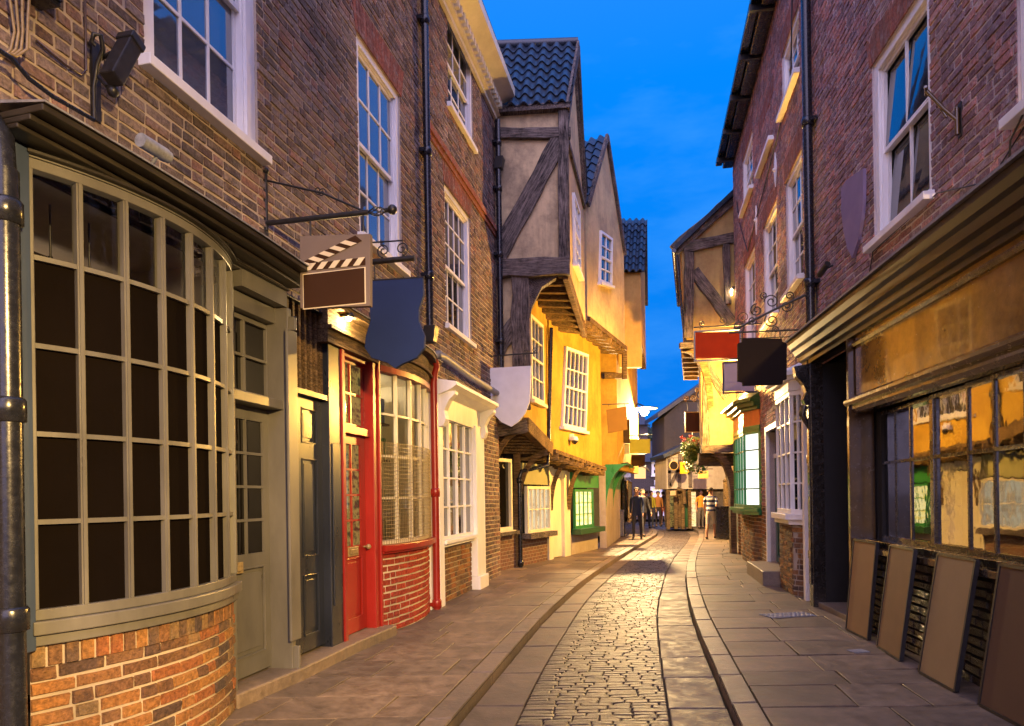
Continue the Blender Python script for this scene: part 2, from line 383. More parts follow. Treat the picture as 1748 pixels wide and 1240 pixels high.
# ------------------------------------------------------------------ brickwork as geometry
def sub_iv(a, b, holes):
    iv = [(a, b)]
    for h0, h1 in holes:
        nx = []
        for p, q in iv:
            if h1 <= p or h0 >= q: nx.append((p, q)); continue
            if h0 > p: nx.append((p, h0))
            if h1 < q: nx.append((h1, q))
        iv = nx
    return [(p, q) for p, q in iv if q-p > .02]
def brickwork(mb, s0, s1, z0, z1, holes=(), mp=None, mi=1, L=.225, hh=.066, j=.0135, jit=.004, soldier=False, y=0.0):
    mp = mp or (lambda a, b, c: (a, b, c))
    R = RND
    z = z0
    while z < z1-.02:
        zt = min(z+hh, z1-.004)
        hs = [(h[0], h[1]) for h in holes if min(zt, h[3])-max(z, h[2]) > hh*.35]
        for a, b in sub_iv(s0, s1, hs):
            x = a + R.choice((0, 0, 0)) ; first = True
            while x < b-.015:
                ln = R.uniform(.9, 1.04)*(L if R.random() > .38 else L*.48)
                if first: ln *= R.uniform(.35, 1); first = False
                if x+ln > b-.05: ln = b-x-.004
                xe = x+ln
                dy = y + R.uniform(-jit, jit*1.2); t = .0055
                q = lambda: R.uniform(-.005, .005)
                wz = .010*math.sin(.8*x+.5*z)+.005*math.sin(2.1*x+1.3*z); z, zt = z+wz, zt+wz
                vs = [mp(x, y+.014, z), mp(xe, y+.014, z), mp(xe, y+.014, zt), mp(x, y+.014, zt),
                      mp(x+t+q(), dy-.004+q()*.8, z+t+q()), mp(xe-t+q(), dy-.004+q()*.8, z+t+q()), mp(xe-t+q(), dy-.004+q()*.8, zt-t+q()), mp(x+t+q(), dy-.004+q()*.8, zt-t+q())]
                mb.add(vs, [(4, 5, 6, 7), (0, 1, 5, 4), (1, 2, 6, 5), (2, 3, 7, 6), (3, 0, 4, 7)], mi)
                z, zt = z-wz, zt-wz
                x = xe+j
        z += hh+j
    return mb
def holed(mb, s0, s1, z0, z1, holes, y=.006, reveal=.14, mi=0):
    """flat sheet with openings, plus the reveals"""
    xs = sorted({s0, s1, *[min(max(h[i], s0), s1) for h in holes for i in (0, 1)]}); zs = sorted({z0, z1, *[min(max(h[i], z0), z1) for h in holes for i in (2, 3)]})
    for i in range(len(xs)-1):
        for k in range(len(zs)-1):
            cx, cz = (xs[i]+xs[i+1])/2, (zs[k]+zs[k+1])/2
            if any(h[0] < cx < h[1] and h[2] < cz < h[3] for h in holes): continue
            mb.quad((xs[i], y, zs[k]), (xs[i+1], y, zs[k]), (xs[i+1], y, zs[k+1]), (xs[i], y, zs[k+1]), mi)
    for a, b, c, d in holes:
        c = max(c, z0)
        for p, q in (((a, c), (a, d)), ((b, c), (b, d)), ((a, d), (b, d)), ((a, c), (b, c))):
            mb.quad((p[0], y, p[1]), (q[0], y, q[1]), (q[0], y+reveal, q[1]), (p[0], y+reveal, p[1]), mi)
def sash(house, a, b, z0, z1, cols, ru, rl, m=None, recess=.07, sill=True, pane='glass', split=.5, fw=.075, name='sash_window', bar=.024, silln=.09, tilt=0.0):
    m = m or M['white']; y = recess
    f = MB()
    for x0, x1, c, d in ((a, a+fw, z0, z1), (b-fw, b, z0, z1), (a+fw, b-fw, z1-fw, z1), (a+fw, b-fw, z0, z0+fw*.7)):
        f.box(x0, x1, y-.045, y+.075, c, d)
    for x0, x1, c, d in ((a+fw, a+fw+.018, z0+fw*.7, z1-fw), (b-fw-.018, b-fw, z0+fw*.7, z1-fw), (a+fw+.018, b-fw-.018, z1-fw-.018, z1-fw)):
        f.box(x0, x1, y-.02, y+.07, c, d)
    w = f.build(name, m, house, bevel=.005)
    a2, b2, c2, d2 = a+fw+.018, b-fw-.018, z0+fw*.7, z1-fw-.018
    zm = c2+(d2-c2)*split
    g = MB()
    r = .036
    for (c, d, yy, nr) in ((zm-.02, d2, y+.0, ru), (c2, zm+.02, y+.032, rl)):
        if nr == 0: continue
        for x0, x1, e, h in ((a2, a2+r, c, d), (b2-r, b2, c, d), (a2+r, b2-r, d-r, d), (a2+r, b2-r, c, c+r*1.25)):
            g.box(x0, x1, yy, yy+.03, e, h)
        ax, bx, cz, dz = a2+r, b2-r, c+r*1.25, d-r
        for i in range(1, cols):
            x = ax+(bx-ax)*i/cols; g.box(x-bar/2, x+bar/2, yy+.003, yy+.027, cz, dz)
        for i in range(1, nr):
            z = cz+(dz-cz)*i/nr
            for k in range(cols):
                xa = ax+(bx-ax)*k/cols+(bar/2 if k else 0); xb = ax+(bx-ax)*(k+1)/cols-(bar/2 if k < cols-1 else 0)
                g.box(xa, xb, yy+.003, yy+.027, z-bar/2, z+bar/2)
    g.build('glazing_bars', m, w)
    p = MB()
    for (c, d, yy, nr) in ((zm, d2, y+.015, ru), (c2, zm, y+.047, rl)):
        # each pane tilts a hair, as old glass does
        for i in range(cols):
            for k in range(max(nr, 1)):
                xa, xb = a2+(b2-a2)*i/cols, a2+(b2-a2)*(i+1)/cols; za, zb = c+(d-c)*k/max(nr, 1), c+(d-c)*(k+1)/max(nr, 1)
                q = lambda: RND.uniform(-.0022, .0022)
                p.quad((xa, yy+q()-tilt*.3, za), (xb, yy+q()-tilt*.3, za), (xb, yy+q()+tilt*.7, zb), (xa, yy+q()+tilt*.7, zb))
    p.build('pane', M[pane], w)
    if sill:
        MB().prism([(a-.06, -silln, z0-.085), (a-.06, -silln, z0-.012), (a-.06, y-.046, z0), (a-.06, y-.046, z0-.085)], (b-a+.12, 0, 0)).build('sill', m, w, bevel=.006)
    return w
def lintel(house, a, b, z, h=.3, m='brick_arch', mo='mortar'):
    mb = MB(); splay = .09
    n = max(4, int((b-a+.1)/.078)); x0, x1 = a-.04, b+.04
    mb.quad((x0-splay*.4, .003, z), (x1+splay*.4, .003, z), (x1+splay, .003, z+h), (x0-splay, .003, z+h), 0)
    for i in range(n):
        f0, f1 = i/n, (i+1)/n
        g = .004
        bl, br = x0+(x1-x0)*f0+g, x0+(x1-x0)*f1-g
        w0, w1 = x0-splay, x1+splay
        tl, tr = w0+(w1-w0)*f0+g, w0+(w1-w0)*f1-g
        d = RND.uniform(-.007, -.003)
        vs = [(bl, .008, z), (br, .008, z), (tr, .008, z+h), (tl, .008, z+h), (bl, d-.004, z), (br, d-.004, z), (tr, d-.004, z+h), (tl, d-.004, z+h)]
        mb.add(vs, [(4, 5, 6, 7), (0, 1, 5, 4), (1, 2, 6, 5), (2, 3, 7, 6), (3, 0, 4, 7)], 1)
    return mb.build('lintel', [M[mo], M[m]], house)
# ------------------------------------------------------------------ strips that follow a plan path of (x, y)
def arc_path(a, b, bulge, n=24, y0=0.0):
    c = (b-a)/2; R = (c*c+bulge*bulge)/(2*bulge); th = math.asin(min(1, c/R)) if bulge < c else math.pi/2
    return [((a+b)/2+R*math.sin(-th+2*th*i/n), y0-(R*math.cos(-th+2*th*i/n)-(R-bulge))) for i in range(n+1)]
def path_norms(path):
    ns = []
    for i in range(len(path)):
        p, q = path[max(0, i-1)], path[min(len(path)-1, i+1)]
        dx, dy = q[0]-p[0], q[1]-p[1]; l = math.hypot(dx, dy); n = (dy/l, -dx/l)
        if 0 < i < len(path)-1:
            a, b = path[i-1], path[i]; l1 = math.hypot(b[0]-a[0], b[1]-a[1]); n1 = ((b[1]-a[1])/l1, -(b[0]-a[0])/l1)
            k = n[0]*n1[0]+n[1]*n1[1]; n = (n[0]/max(.4, k), n[1]/max(.4, k))
        ns.append(n)
    return ns
def strip(mb, path, o0, o1, z0, z1, mi=0, z0b=None, z1b=None):
    """solid band along the path between offsets o0 (outer, positive = out) and o1 (inner)"""
    ns = path_norms(path); k = len(path); vs = []
    for (x, y), (a, b) in zip(path, ns):
        vs += [(x+a*o0, y+b*o0, z0), (x+a*o1, y+b*o1, z0 if z0b is None else z0b), (x+a*o1, y+b*o1, z1 if z1b is None else z1b), (x+a*o0, y+b*o0, z1)]
    fs = [(0, 1, 2, 3), tuple(4*(k-1)+i for i in (3, 2, 1, 0))]
    for i in range(k-1):
        for c in range(4): fs.append((4*i+c, 4*i+(c+1) % 4, 4*i+4+(c+1) % 4, 4*i+4+c))
    return mb.add(vs, fs, mi)
def path_at(path, fr):
    ls = [0]
    for i in range(1, len(path)): ls.append(ls[-1]+math.hypot(path[i][0]-path[i-1][0], path[i][1]-path[i-1][1]))
    t = fr*ls[-1]
    for i in range(1, len(path)):
        if t <= ls[i]+1e-9:
            k = (t-ls[i-1])/(ls[i]-ls[i-1]); a, b = path[i-1], path[i]
            dx, dy = b[0]-a[0], b[1]-a[1]; l = math.hypot(dx, dy)
            return (a[0]+dx*k, a[1]+dy*k), (dx/l, dy/l), (dy/l, -dx/l), ls[-1]
    return path[-1], (1, 0), (0, -1), ls[-1]
def post(mb, path, fr, w, o0, o1, z0, z1, mi=0):
    p, t, n, _ = path_at(path, fr)
    c = [(p[0]+t[0]*i*w/2+n[0]*o, p[1]+t[1]*i*w/2+n[1]*o) for i, o in ((-1, o0), (1, o0), (1, o1), (-1, o1))]
    return mb.hexa([(x, y, z0) for x, y in c]+[(x, y, z1) for x, y in c], mi)
def path_map(path):
    tot = path_at(path, 1)[3]
    def mp(l, y, z):
        p, t, n, _ = path_at(path, max(0, min(1, l/tot)))
        return (p[0]-n[0]*y, p[1]-n[1]*y, z)
    return mp, tot
def sheet(mb, path, o, z0, z1, mi=0):
    ns = path_norms(path)
    pts = [(x+a*o, y+b*o) for (x, y), (a, b) in zip(path, ns)]
    for p, q in zip(pts, pts[1:]): mb.quad((p[0], p[1], z0), (q[0], q[1], z0), (q[0], q[1], z1), (p[0], p[1], z1), mi)
    return mb
def bow_window(parent, path, z0, z1, fracs, zrows, paint_m, pane_m, name='shop_window', mw=.034, sill_h=.1, sill_o=.07, md=.05, edge=.05, tw=.026, pane_rows=None):
    """glazed bow: mullions at the given fractions of the path, transoms at zrows"""
    f = MB()
    strip(f, path, .02, -md, z0, z0+edge); strip(f, path, .02, -md, z1-edge, z1)
    for fr in (0.0, 1.0): post(f, path, fr, edge*1.3, .025, -md-.01, z0+edge, z1-edge)
    w = f.build(name, paint_m, parent, bevel=.004)
    g = MB()
    for fr in fracs: post(g, path, fr, mw, .012, -md+.012, z0+edge, z1-edge); post(g, path, fr, mw*.5, .022, .0121, z0+edge, z1-edge)
    fs = [0.0]+list(fracs)+[1.0]
    for z in zrows: strip(g, path, .008, -md+.018, z-tw/2, z+tw/2)
    g.build('glazing_bars', paint_m, w)
    rows = [z0]+list(zrows)+[z1]
    if pane_rows is None:
        sheet(MB(), path, -.02, z0+.01, z1-.01).build('pane', pane_m, w)
    else:
        for mat, k0, k1 in pane_rows: sheet(MB(), path, -.02, rows[k0]+.005, rows[k1]-.005).build('pane', mat, w)
    if sill_h:
        s_ = MB(); strip(s_, path, sill_o, -.06, z0-sill_h*.55, z0-.002); strip(s_, path, sill_o*.55, -.06, z0-sill_h, z0-sill_h*.55)
        s_.build('sill', paint_m, w, bevel=.006)
    return w
def panel_door(parent, a, b, z0, z1, y, m, panels, glaze=None, name='door', pane='clear', th=.045):
    """leaf with sunk panels; panels: list of (u0,u1,v0,v1) fractions; glaze: list of (u0,u1,v0,v1,cols,rows)"""
    mb = MB(); W, Hh = b-a, z1-z0
    holes = [(a+W*u0, a+W*u1, z0+Hh*v0, z0+Hh*v1) for u0, u1, v0, v1 in panels] + [(a+W*g[0], a+W*g[1], z0+Hh*g[2], z0+Hh*g[3]) for g in (glaze or [])]
    holed(mb, a, b, z0, z1, holes, y=y, reveal=.018)
    for x in (a, b): mb.quad((x, y, z0), (x, y+th, z0), (x, y+th, z1), (x, y, z1))
    mb.quad((a, y, z1), (b, y, z1), (b, y+th, z1), (a, y+th, z1))
    for h in holes[:len(panels)]:
        mb.quad((h[0], y+.018, h[2]), (h[1], y+.018, h[2]), (h[1], y+.018, h[3]), (h[0], y+.018, h[3]))
        e = min(.05, (h[1]-h[0])*.2)
        mb.prism([(h[0]+e, y+.017, h[2]+e), (h[1]-e, y+.017, h[2]+e), (h[1]-e, y+.017, h[3]-e), (h[0]+e, y+.017, h[3]-e)], (0, -.01, 0))
        for p in ((h[0], h[0]+.014, h[2], h[3]), (h[1]-.014, h[1], h[2], h[3]), (h[0]+.014, h[1]-.014, h[2], h[2]+.014), (h[0]+.014, h[1]-.014, h[3]-.014, h[3])):
            mb.box(p[0], p[1], y-.008, y+.016, p[2], p[3])
    d = mb.build(name, m, parent, bevel=.003)
    for g, h in zip(glaze or [], holes[len(panels):]):
        bars = MB(); n, r = g[4], g[5]; bw = .022
        for i in range(1, n):
            x = h[0]+(h[1]-h[0])*i/n; bars.box(x-bw/2, x+bw/2, y+.001, y+.03, h[2], h[3])
        for i in range(1, r):
            z = h[2]+(h[3]-h[2])*i/r
            for k in range(n):
                bars.box(h[0]+(h[1]-h[0])*k/n+(bw/2 if k else 0), h[0]+(h[1]-h[0])*(k+1)/n-(bw/2 if k < n-1 else 0), y+.001, y+.03, z-bw/2, z+bw/2)
        if n > 1 or r > 1: bars.build('glazing_bars', m, d)
        MB().quad((h[0], y+.02, h[2]), (h[1], y+.02, h[2]), (h[1], y+.02, h[3]), (h[0], y+.02, h[3])).build('pane', M[pane], d)
    return d
def letter_plate(door, x, z, y, w=.22, h=.09):
    mb = MB(); mb.box(x-w/2, x+w/2, y-.016, y-.001, z-h/2, z+h/2); mb.box(x-w*.36, x+w*.36, y-.028, y-.0161, z-h*.26, z+h*.26)
    return mb.build('letter_plate', M['brass'], door, bevel=.003)
def knob(door, x, z, y):
    mb = MB(); mb.tube([(x, y, z), (x, y-.04, z)], .012); mb.ball((x, y-.055, z), .03)
    return mb.build('door_knob', M['brass'], door)
def scroll(c, r0, turns, u, v, start=0.0, n=26, sgn=1):
    """flat iron spiral around c in the plane of u, v"""
    c, u, v = Vector(c), Vector(u), Vector(v)
    return [c+(u*math.cos(start+sgn*2*math.pi*turns*i/n)+v*math.sin(start+sgn*2*math.pi*turns*i/n))*r0*(1-.82*i/n) for i in range(n+1)]
LAMP_A, LAMP_B, LAMP_C, LAMP_D = 3700, 2150, 5200, 80
SKY_EL, SKY_ROT, SKY_ADD, SKY_GAIN, AFTERGLOW = 1.0, 180, .05, 8.4, (2.2, 1.85, 3.0, 1)
SUN_E, EXPO, FASCIA_W = .15, 0.6, 45
# ================================================================== ground
def interp(pl, y):
    if y <= pl[0][0]:
        (a, b), (c, d) = pl[0], pl[1]
    elif y >= pl[-1][0]:
        (a, b), (c, d) = pl[-2], pl[-1]
    else:
        for (a, b), (c, d) in zip(pl, pl[1:]):
            if a <= y <= c: break
    return b+(d-b)*(y-a)/(c-a)
def smooth(pl):
    return lambda y: sum(interp(pl, y+k*.25) for k in range(-5, 6))/11
KL = smooth([(-10, -3.3), (0, -1.40), (5.05, -.42), (9.26, .39), (12.7, 1.22), (16.4, 2.26), (22, 3.95), (27.9, 5.76), (31.7, 6.5), (36, 6.4), (44, 3.2)])
SL = smooth([(-10, -2.6), (0, -.80), (5.05, 0), (6.6, .24), (11.1, 1.14), (15.5, 2.32), (20.4, 3.72), (27.9, 6.06), (31.7, 6.82), (36, 6.75), (44, 3.6)])
SRR = smooth([(-10, -1.4), (0, .25), (5, 1.1), (8.2, 1.67), (10.4, 2.12), (15.35, 3.36), (18.3, 4.2), (24, 5.95), (28, 7.1), (32, 7.85), (37, 7.9), (44, 5.0)])
KR = smooth([(-10, -.9), (0, .70), (5, 1.56), (8.66, 2.22), (11.6, 2.86), (14.95, 3.67), (18.75, 4.73), (24.2, 6.39), (29.2, 7.75), (33, 8.3), (38, 8.2), (44, 5.4)])
WL = lambda y: interp([(-10, -5.5), (5.285, -2.15), (13.9, -.26), (15.2, .04), (17.2, .95), (20.2, 2.37), (22, 2.9), (26.6, 4.1), (32, 5.3), (44, 1.0)], y) - .35
WR = lambda y: interp([(-10, 1.86), (10.07, 4.27), (18, 5.78), (19, 6.0), (24, 7.4), (30, 9.6), (36, 11), (44, 9)], y) + .35
RZ = -.10
g = MB()
g.quad((-300, -300, -.16), (300, -300, -.16), (300, 300, -.16), (-300, 300, -.16))
tag(g.build('ground', M['joint']), kind='structure')
R2_ = random.Random(3)
def stones(name, fa, fb, z, y0, y1, dl, cross, gap, mat, jz=.004, depth=.05, hgt=0.0, bev=.008, skew=.0, drop=None):
    """rows of separate stones laid between two edge lines"""
    mb = MB()
    y = y0
    # bed
    n = int((y1-y0)/.5)
    for i in range(n):
        a, b = y0+(y1-y0)*i/n, y0+(y1-y0)*(i+1)/n
        mb.quad((fa(a), a, z-.016), (fb(a), a, z-.016), (fb(b), b, z-.016), (fa(b), b, z-.016), 0)
    while y < y1:
        l = dl(R2_, y); ya, yb = y, y+l
        w = (fb(y)-fa(y))
        xs = [0.0]
        while xs[-1] < 1:
            xs.append(xs[-1]+cross(R2_, y)/w)
        if len(xs) > 2 and 1-xs[-2] < .25*(xs[-2]-xs[-3] if len(xs) > 2 else 1): xs.pop(-2)
        xs[-1] = 1.0
        for u0, u1 in zip(xs, xs[1:]):
            gx = gap/2
            pts = []
            for u, yy, sx, sy in ((u0, ya, 1, 1), (u1, ya, -1, 1), (u1, yb, -1, -1), (u0, yb, 1, -1)):
                x = fa(yy)+(fb(yy)-fa(yy))*u
                pts.append((x+sx*gx*R2_.uniform(.5, 1.5), yy+sy*gx*R2_.uniform(.5, 1.5)+skew*(u-.5)))
            tz = [z+R2_.uniform(-jz, jz) for _ in range(4)]
            cx, cy = sum(p[0] for p in pts)/4, sum(p[1] for p in pts)/4
            low = [(p[0], p[1], z-depth) for p in pts]
            mid = [(p[0], p[1], t-bev*.8) for p, t in zip(pts, tz)]
            def ins(p, k):
                dx, dy = cx-p[0], cy-p[1]; d = math.hypot(dx, dy); return (p[0]+dx/d*k*1.4, p[1]+dy/d*k*1.4)
            top = [(*ins(p, bev), t) for p, t in zip(pts, tz)]
            mb.add(low+mid+top+[(cx, cy, sum(tz)/4+hgt)],
                   [(i, (i+1) % 4, 4+(i+1) % 4, 4+i) for i in range(4)]+[(4+i, 4+(i+1) % 4, 8+(i+1) % 4, 8+i) for i in range(4)]+[(8+i, 8+(i+1) % 4, 12) for i in range(4)], 1)
        y = yb
    return tag(mb.build(name, [M['joint'], mat]), kind='structure')
stones('road', SL, SRR, RZ, -4, 42, lambda r, y: r.uniform(.066, .086)*(1 if y < 20 else 1.8), lambda r, y: r.uniform(.14, .26), .009, M['sett'], jz=.004, hgt=.002, bev=.007)
stones('gutter_left', KL, SL, RZ, -4, 40, lambda r, y: r.uniform(.7, 1.2), lambda r, y: 9, .014, M['flag'], jz=.004)
stones('gutter_right', SRR, KR, RZ, -4, 40, lambda r, y: r.uniform(.55, 1.0), lambda r, y: 9, .018, M['flag'], jz=.006)
KLi = lambda y: KL(y)-.20
KRi = lambda y: KR(y)+.20
stones('kerb_left', KLi, KL, 0.0, -4, 40, lambda r, y: r.uniform(.7, 1.3), lambda r, y: 9, .010, M['kerb'], jz=.004, depth=.14, bev=.014)
stones('kerb_right', KR, KRi, 0.0, -4, 40, lambda r, y: r.uniform(.7, 1.3), lambda r, y: 9, .012, M['kerb'], jz=.004, depth=.14, bev=.014)
stones('pavement_left', WL, KLi, .002, -4, 38, lambda r, y: r.uniform(.45, .85), lambda r, y: r.uniform(.55, 1.15), .014, M['flag'], jz=.006, bev=.003)
stones('pavement_right', KRi, WR, .002, -4, 38, lambda r, y: r.uniform(.42, .75), lambda r, y: r.uniform(.5, 1.0), .014, M['flag'], jz=.006, bev=.003)
# ================================================================== left terrace, near house (L1)
def lineL(y): return -2.15+.22*(y-5.285)
DL = Vector((.22, 1, 0)).normalized()
LY0 = -8.0
L1 = Fac((lineL(LY0), LY0), DL)
def sl(y): return (y-LY0)/DL.y            # distance along the left wall at a given depth
L1E = sl(9.78)
h1 = L1.thing('brick_house', 'long brown brick house with the grey bow fronted shop and red shop door', 'house')
w1 = L1.rect(243, 438, -470, 95, -215, 258)
w2 = L1.rect(611, 685, 58, 385, 165, 468)
bs0, bs1 = L1.S(48, 848, .05)-.05, L1.S(397, 848, .05)+.02
shop1 = L1.S(738, 848, .0)
HOLE = (bs0-.03, shop1-.02, -.1, 3.36)
mb = MB()
holes1 = [w1, w2, HOLE]
holed(mb, 0, L1E, -.1, 9.5, holes1)
mb.quad((0, .006, -.1), (0, 6, -.1), (0, 6, 9.5), (0, .006, 9.5), 0)
mb.quad((L1E, .006, -.1), (L1E, 6, -.1), (L1E, 6, 9.5), (L1E, .006, 9.5), 0)
mb.quad((0, 6, -.1), (L1E, 6, -.1), (L1E, 6, 9.5), (0, 6, 9.5), 0)
brickwork(mb, sl(1.4), L1E, 0, 9.45, holes1)
mb.build('wall', [M['mortar'], M['brick_l']], h1)
rb = MB(); rb.prism([(0, -.25, 9.5), (0, 3, 12.2), (0, 6.2, 9.5)], (L1E, 0, 0)); rb.build('roof', M['slate'], h1)
sash(h1, *w1, 3, 2, 2, split=.5, fw=.12, bar=.024, pane='glass_b')
sash(h1, *w2, 3, 2, 2, split=.5, fw=.09, pane='glass_b')
for w in (w1, w2): lintel(h1, w[0], w[1], w[3], .36)
# --- grey bow shop
bow = arc_path(bs0+.05, bs1-.02, .22, 28, y0=-.05)
bz0, bz1 = .95, 3.325
rows = [bz0+.05+(bz1-bz0-.1)*i/5 for i in range(1, 5)]
bow_window(h1, bow, bz0, bz1, [i/7 for i in range(1, 7)], rows, M['grey'], None, sill_h=.13, sill_o=.06, mw=.034, edge=.055, pane_rows=[(M['blank'], 0, 4), (M['clear'], 4, 5)])
mp, tot = path_map(bow)
b = MB(); sheet(b, bow, -.012, -.05, .83, 0)
brickwork(b, 0, tot, 0, .70, (), mp, 1, L=.24, hh=.066, j=.013, jit=.004)
x = .0
while x < tot-.05:                                     # soldier course under the sill
    xe = x+.068; d = RND.uniform(-.008, -.001)
    vs = [mp(x, .01, .705), mp(xe, .01, .705), mp(xe, .01, .82), mp(x, .01, .82), mp(x+.004, d, .709), mp(xe-.004, d, .709), mp(xe-.004, d, .817), mp(x+.004, d, .817)]
    b.add(vs, [(4, 5, 6, 7), (0, 1, 5, 4), (1, 2, 6, 5), (2, 3, 7, 6), (3, 0, 4, 7)], 1); x = xe+.012
b.build('stall_riser', [M['mortar'], M['brick_y']], h1)
f = MB()                                               # end posts of the bow front
f.box(bs0-.03, bs0+.05, -.09, .12, .8, 3.36); f.build('frame_post', paint('post paint in blue shade', (.05, .07, .12), .35), h1, bevel=.006)  # blue of the drainpipe's shadow is put into this post's colour
# fascia and cornice follow the bow, then run straight over the doors
d0, d1 = bs1+.0, L1.S(470, 848, -.08)
pil0, pil1 = d1+.013, L1.S(499, 848, .12)
cpath = arc_path(bs0-.12, pil1+.05, .05, 24, y0=-.10)
fpath = [(x, y-.01) for x, y in bow] + [(bs1+.1, -.06), (pil1+.03, -.06)]
fb = MB(); strip(fb, fpath, .015, -.12, 3.327, 3.37); fb.build('fascia', M['grey'], h1)
fb2 = MB(); strip(fb2, fpath[-2:], .02, -.12, 3.20, 3.326); fb2.build('door_head', M['grey'], h1)
fh = MB(); strip(fh, fpath, .05, -.05, 3.338, 3.352); fh.build('fascia_moulding', M['grey_d'], h1)
cr = MB()
strip(cr, cpath, .11, -.02, 3.365, 3.39); strip(cr, cpath, .19, -.02, 3.391, 3.42); strip(cr, cpath, .27, -.06, 3.421, 3.455)
cr.build('cornice', M['grey_d'], h1, bevel=.006)
ld = MB(); strip(ld, cpath, .285, -.2, 3.457, 3.467, z0b=3.53, z1b=3.55); ld.build('lead_flashing', M['lead'], h1)
# interior behind the bow
it = MB(); ia, ib = bs0-.02, bs1+.0
it.quad((ia, 2.6, 0), (ib, 2.6, 0), (ib, 2.6, 3.45), (ia, 2.6, 3.45)); it.quad((ia, .13, 3.34), (ib, .13, 3.34), (ib, 2.6, 3.34), (ia, 2.6, 3.34))
it.quad((ia, .13, 0), (ia, 2.6, 0), (ia, 2.6, 3.45), (ia, .13, 3.45)); it.quad((ib, .13, 0), (ib, 2.6, 0), (ib, 2.6, 3.45), (ib, .13, 3.45))
it.build('interior', M['room'], h1)
rl9 = bpy.data.lights.new('shop_point_light', 'POINT'); rl9.energy = 70; rl9.color = (1, .8, .55); rl9.shadow_soft_size = .2  # fill light added to brighten the room; the pendants stay unlit
rl8 = bpy.data.objects.new('shop_point_light', rl9); COL.objects.link(rl8); rl8.parent = h1; rl8.location = ((ia+ib)/2, 2.1, 2.7)
bm_ = MB(); bm_.box(ia+.01, ib-.01, .9, 1.05, 3.05, 3.25); bm_.box(ia+.01, ib-.01, 1.6, 1.75, 3.05, 3.25); bm_.build('ceiling_beam', M['cream'], h1)
for k, (fx, yy) in enumerate(((.12, .35), (.34, .35), (.50, .35), (.66, .35))):
    t = L1.thing('pendant_lamp', ['small black pendant lamp behind the top left pane of the grey bow window', 'black pendant lamp hanging second from the left inside the grey bow window', 'black pendant lamp hanging third from the left inside the grey bow window', 'black pendant lamp nearest the door inside the grey bow window'][k], 'lamp', ia+(ib-ia)*fx, yy, 2.86, group='pendant lamps in the grey shop')
    MB().lathe([(.012, .17), (.02, .12), (.028, .1), (.03, .06), (.075, .0), (.07, .004), (.02, .05)], (0, 0, 0)).build('lamp_shade', M['iron'], t)
    MB().tube([(0, 0, .15), (0, 0, .54)], .006).build('flex', M['iron'], t)
# --- grey door with fanlight
yd = .10
dz0 = .13
dztop = L1.Z(432, 690, -yd)
dr = panel_door(h1, d0+.03, d1-.03, dz0, dztop-.03, yd, M['grey'], [(.16, .84, .07, .40)], [(.17, .83, .45, .95, 2, 4)], name='shop_door', pane='glass2')
letter_plate(dr, d0+.2, dz0+.885, yd)
knob(dr, d0+.10, dz0+.88, yd)
fr = MB()
fr.box(d0-.02, d0+.028, -.04, .2, 0.02, 3.19); fr.box(d1-.028, d1+.012, -.03, .2, 0.02, 3.19); fr.box(d0+.028, d1-.028, -.05, .18, dztop-.028, dztop+.05)
fr.box(d0+.028, d1-.028, .02, .18, 3.06, 3.19)
fr.build('door_frame', M['grey'], h1, bevel=.005)
fl = MB(); fa, fbx, fz0, fz1 = d0+.03, d1-.03, dztop+.055, 3.055
for q in ((fa, fa+.04, fz0, fz1), (fbx-.04, fbx, fz0, fz1), (fa+.04, fbx-.04, fz0, fz0+.04), (fa+.04, fbx-.04, fz1-.04, fz1), ((fa+fbx)/2-.013, (fa+fbx)/2+.013, fz0+.04, fz1-.04), (fa+.04, (fa+fbx)/2-.013, (fz0+fz1)/2-.012, (fz0+fz1)/2+.012), ((fa+fbx)/2+.013, fbx-.04, (fz0+fz1)/2-.012, (fz0+fz1)/2+.012)):
    fl.box(q[0], q[1], yd+.0, yd+.04, q[2], q[3])
flo = fl.build('fanlight', M['grey'], h1, bevel=.003)
MB().quad((fa, yd+.03, fz0), (fbx, yd+.03, fz0), (fbx, yd+.03, fz1), (fa, yd+.03, fz1)).build('pane', M['glass2'], flo)
pl = MB(); pl.box(pil0-.02, pil1, -.10, .22, .0, 3.19); pl.box(pil0+.03, pil1-.05, -.125, -.101, .35, 3.0); pl.box(pil0-.03, pil1+.02, -.15, .22, 0, .3); pl.box(pil0-.03, pil1+.02, -.16, .2, 3.0, 3.12)
pl.build('pilaster', M['grey'], h1, bevel=.006)
# --- navy door in its recess
yn = .05
n0, n1_ = pil1+.005, L1.S(551, 848, -yn); np0, np1 = n1_+.02, L1.S(583, 848, .03)
nzt = L1.Z(525, 680, -yn)
nd = panel_door(h1, n0+.0, n1_, .14, nzt, yn, M['navy'], [(.12, .46, .06, .30), (.54, .88, .06, .30), (.12, .46, .37, .76), (.54, .88, .37, .76), (.12, .46, .82, .96), (.54, .88, .82, .96)], name='door')
MB().box(n0+.06, n0+.28, yn-.012, yn-.001, 1.72, 1.80).build('letter_plate', M['steel'], nd)
tr = MB(); tr.box(n0, n1_, -.02, yn+.05, nzt+.003, nzt+.06); tr.build('transom', M['navy'], h1, bevel=.005)
sv = MB(); k = 9; sz0, sz1 = nzt+.065, L1.Z(525, 530, -yn)
for i in range(k):
    x = n0+.02+(n1_-n0-.04)*i/(k-1); sv.box(x-.018, x+.018, .03, .08, sz0, sz1)
sv.build('slatted_fanlight', M['timber_b'], h1)
MB().quad((n0, .15, sz0), (n1_, .15, sz0), (n1_, .15, sz1), (n0, .15, sz1)).build('fanlight_backing', M['dark'], h1)
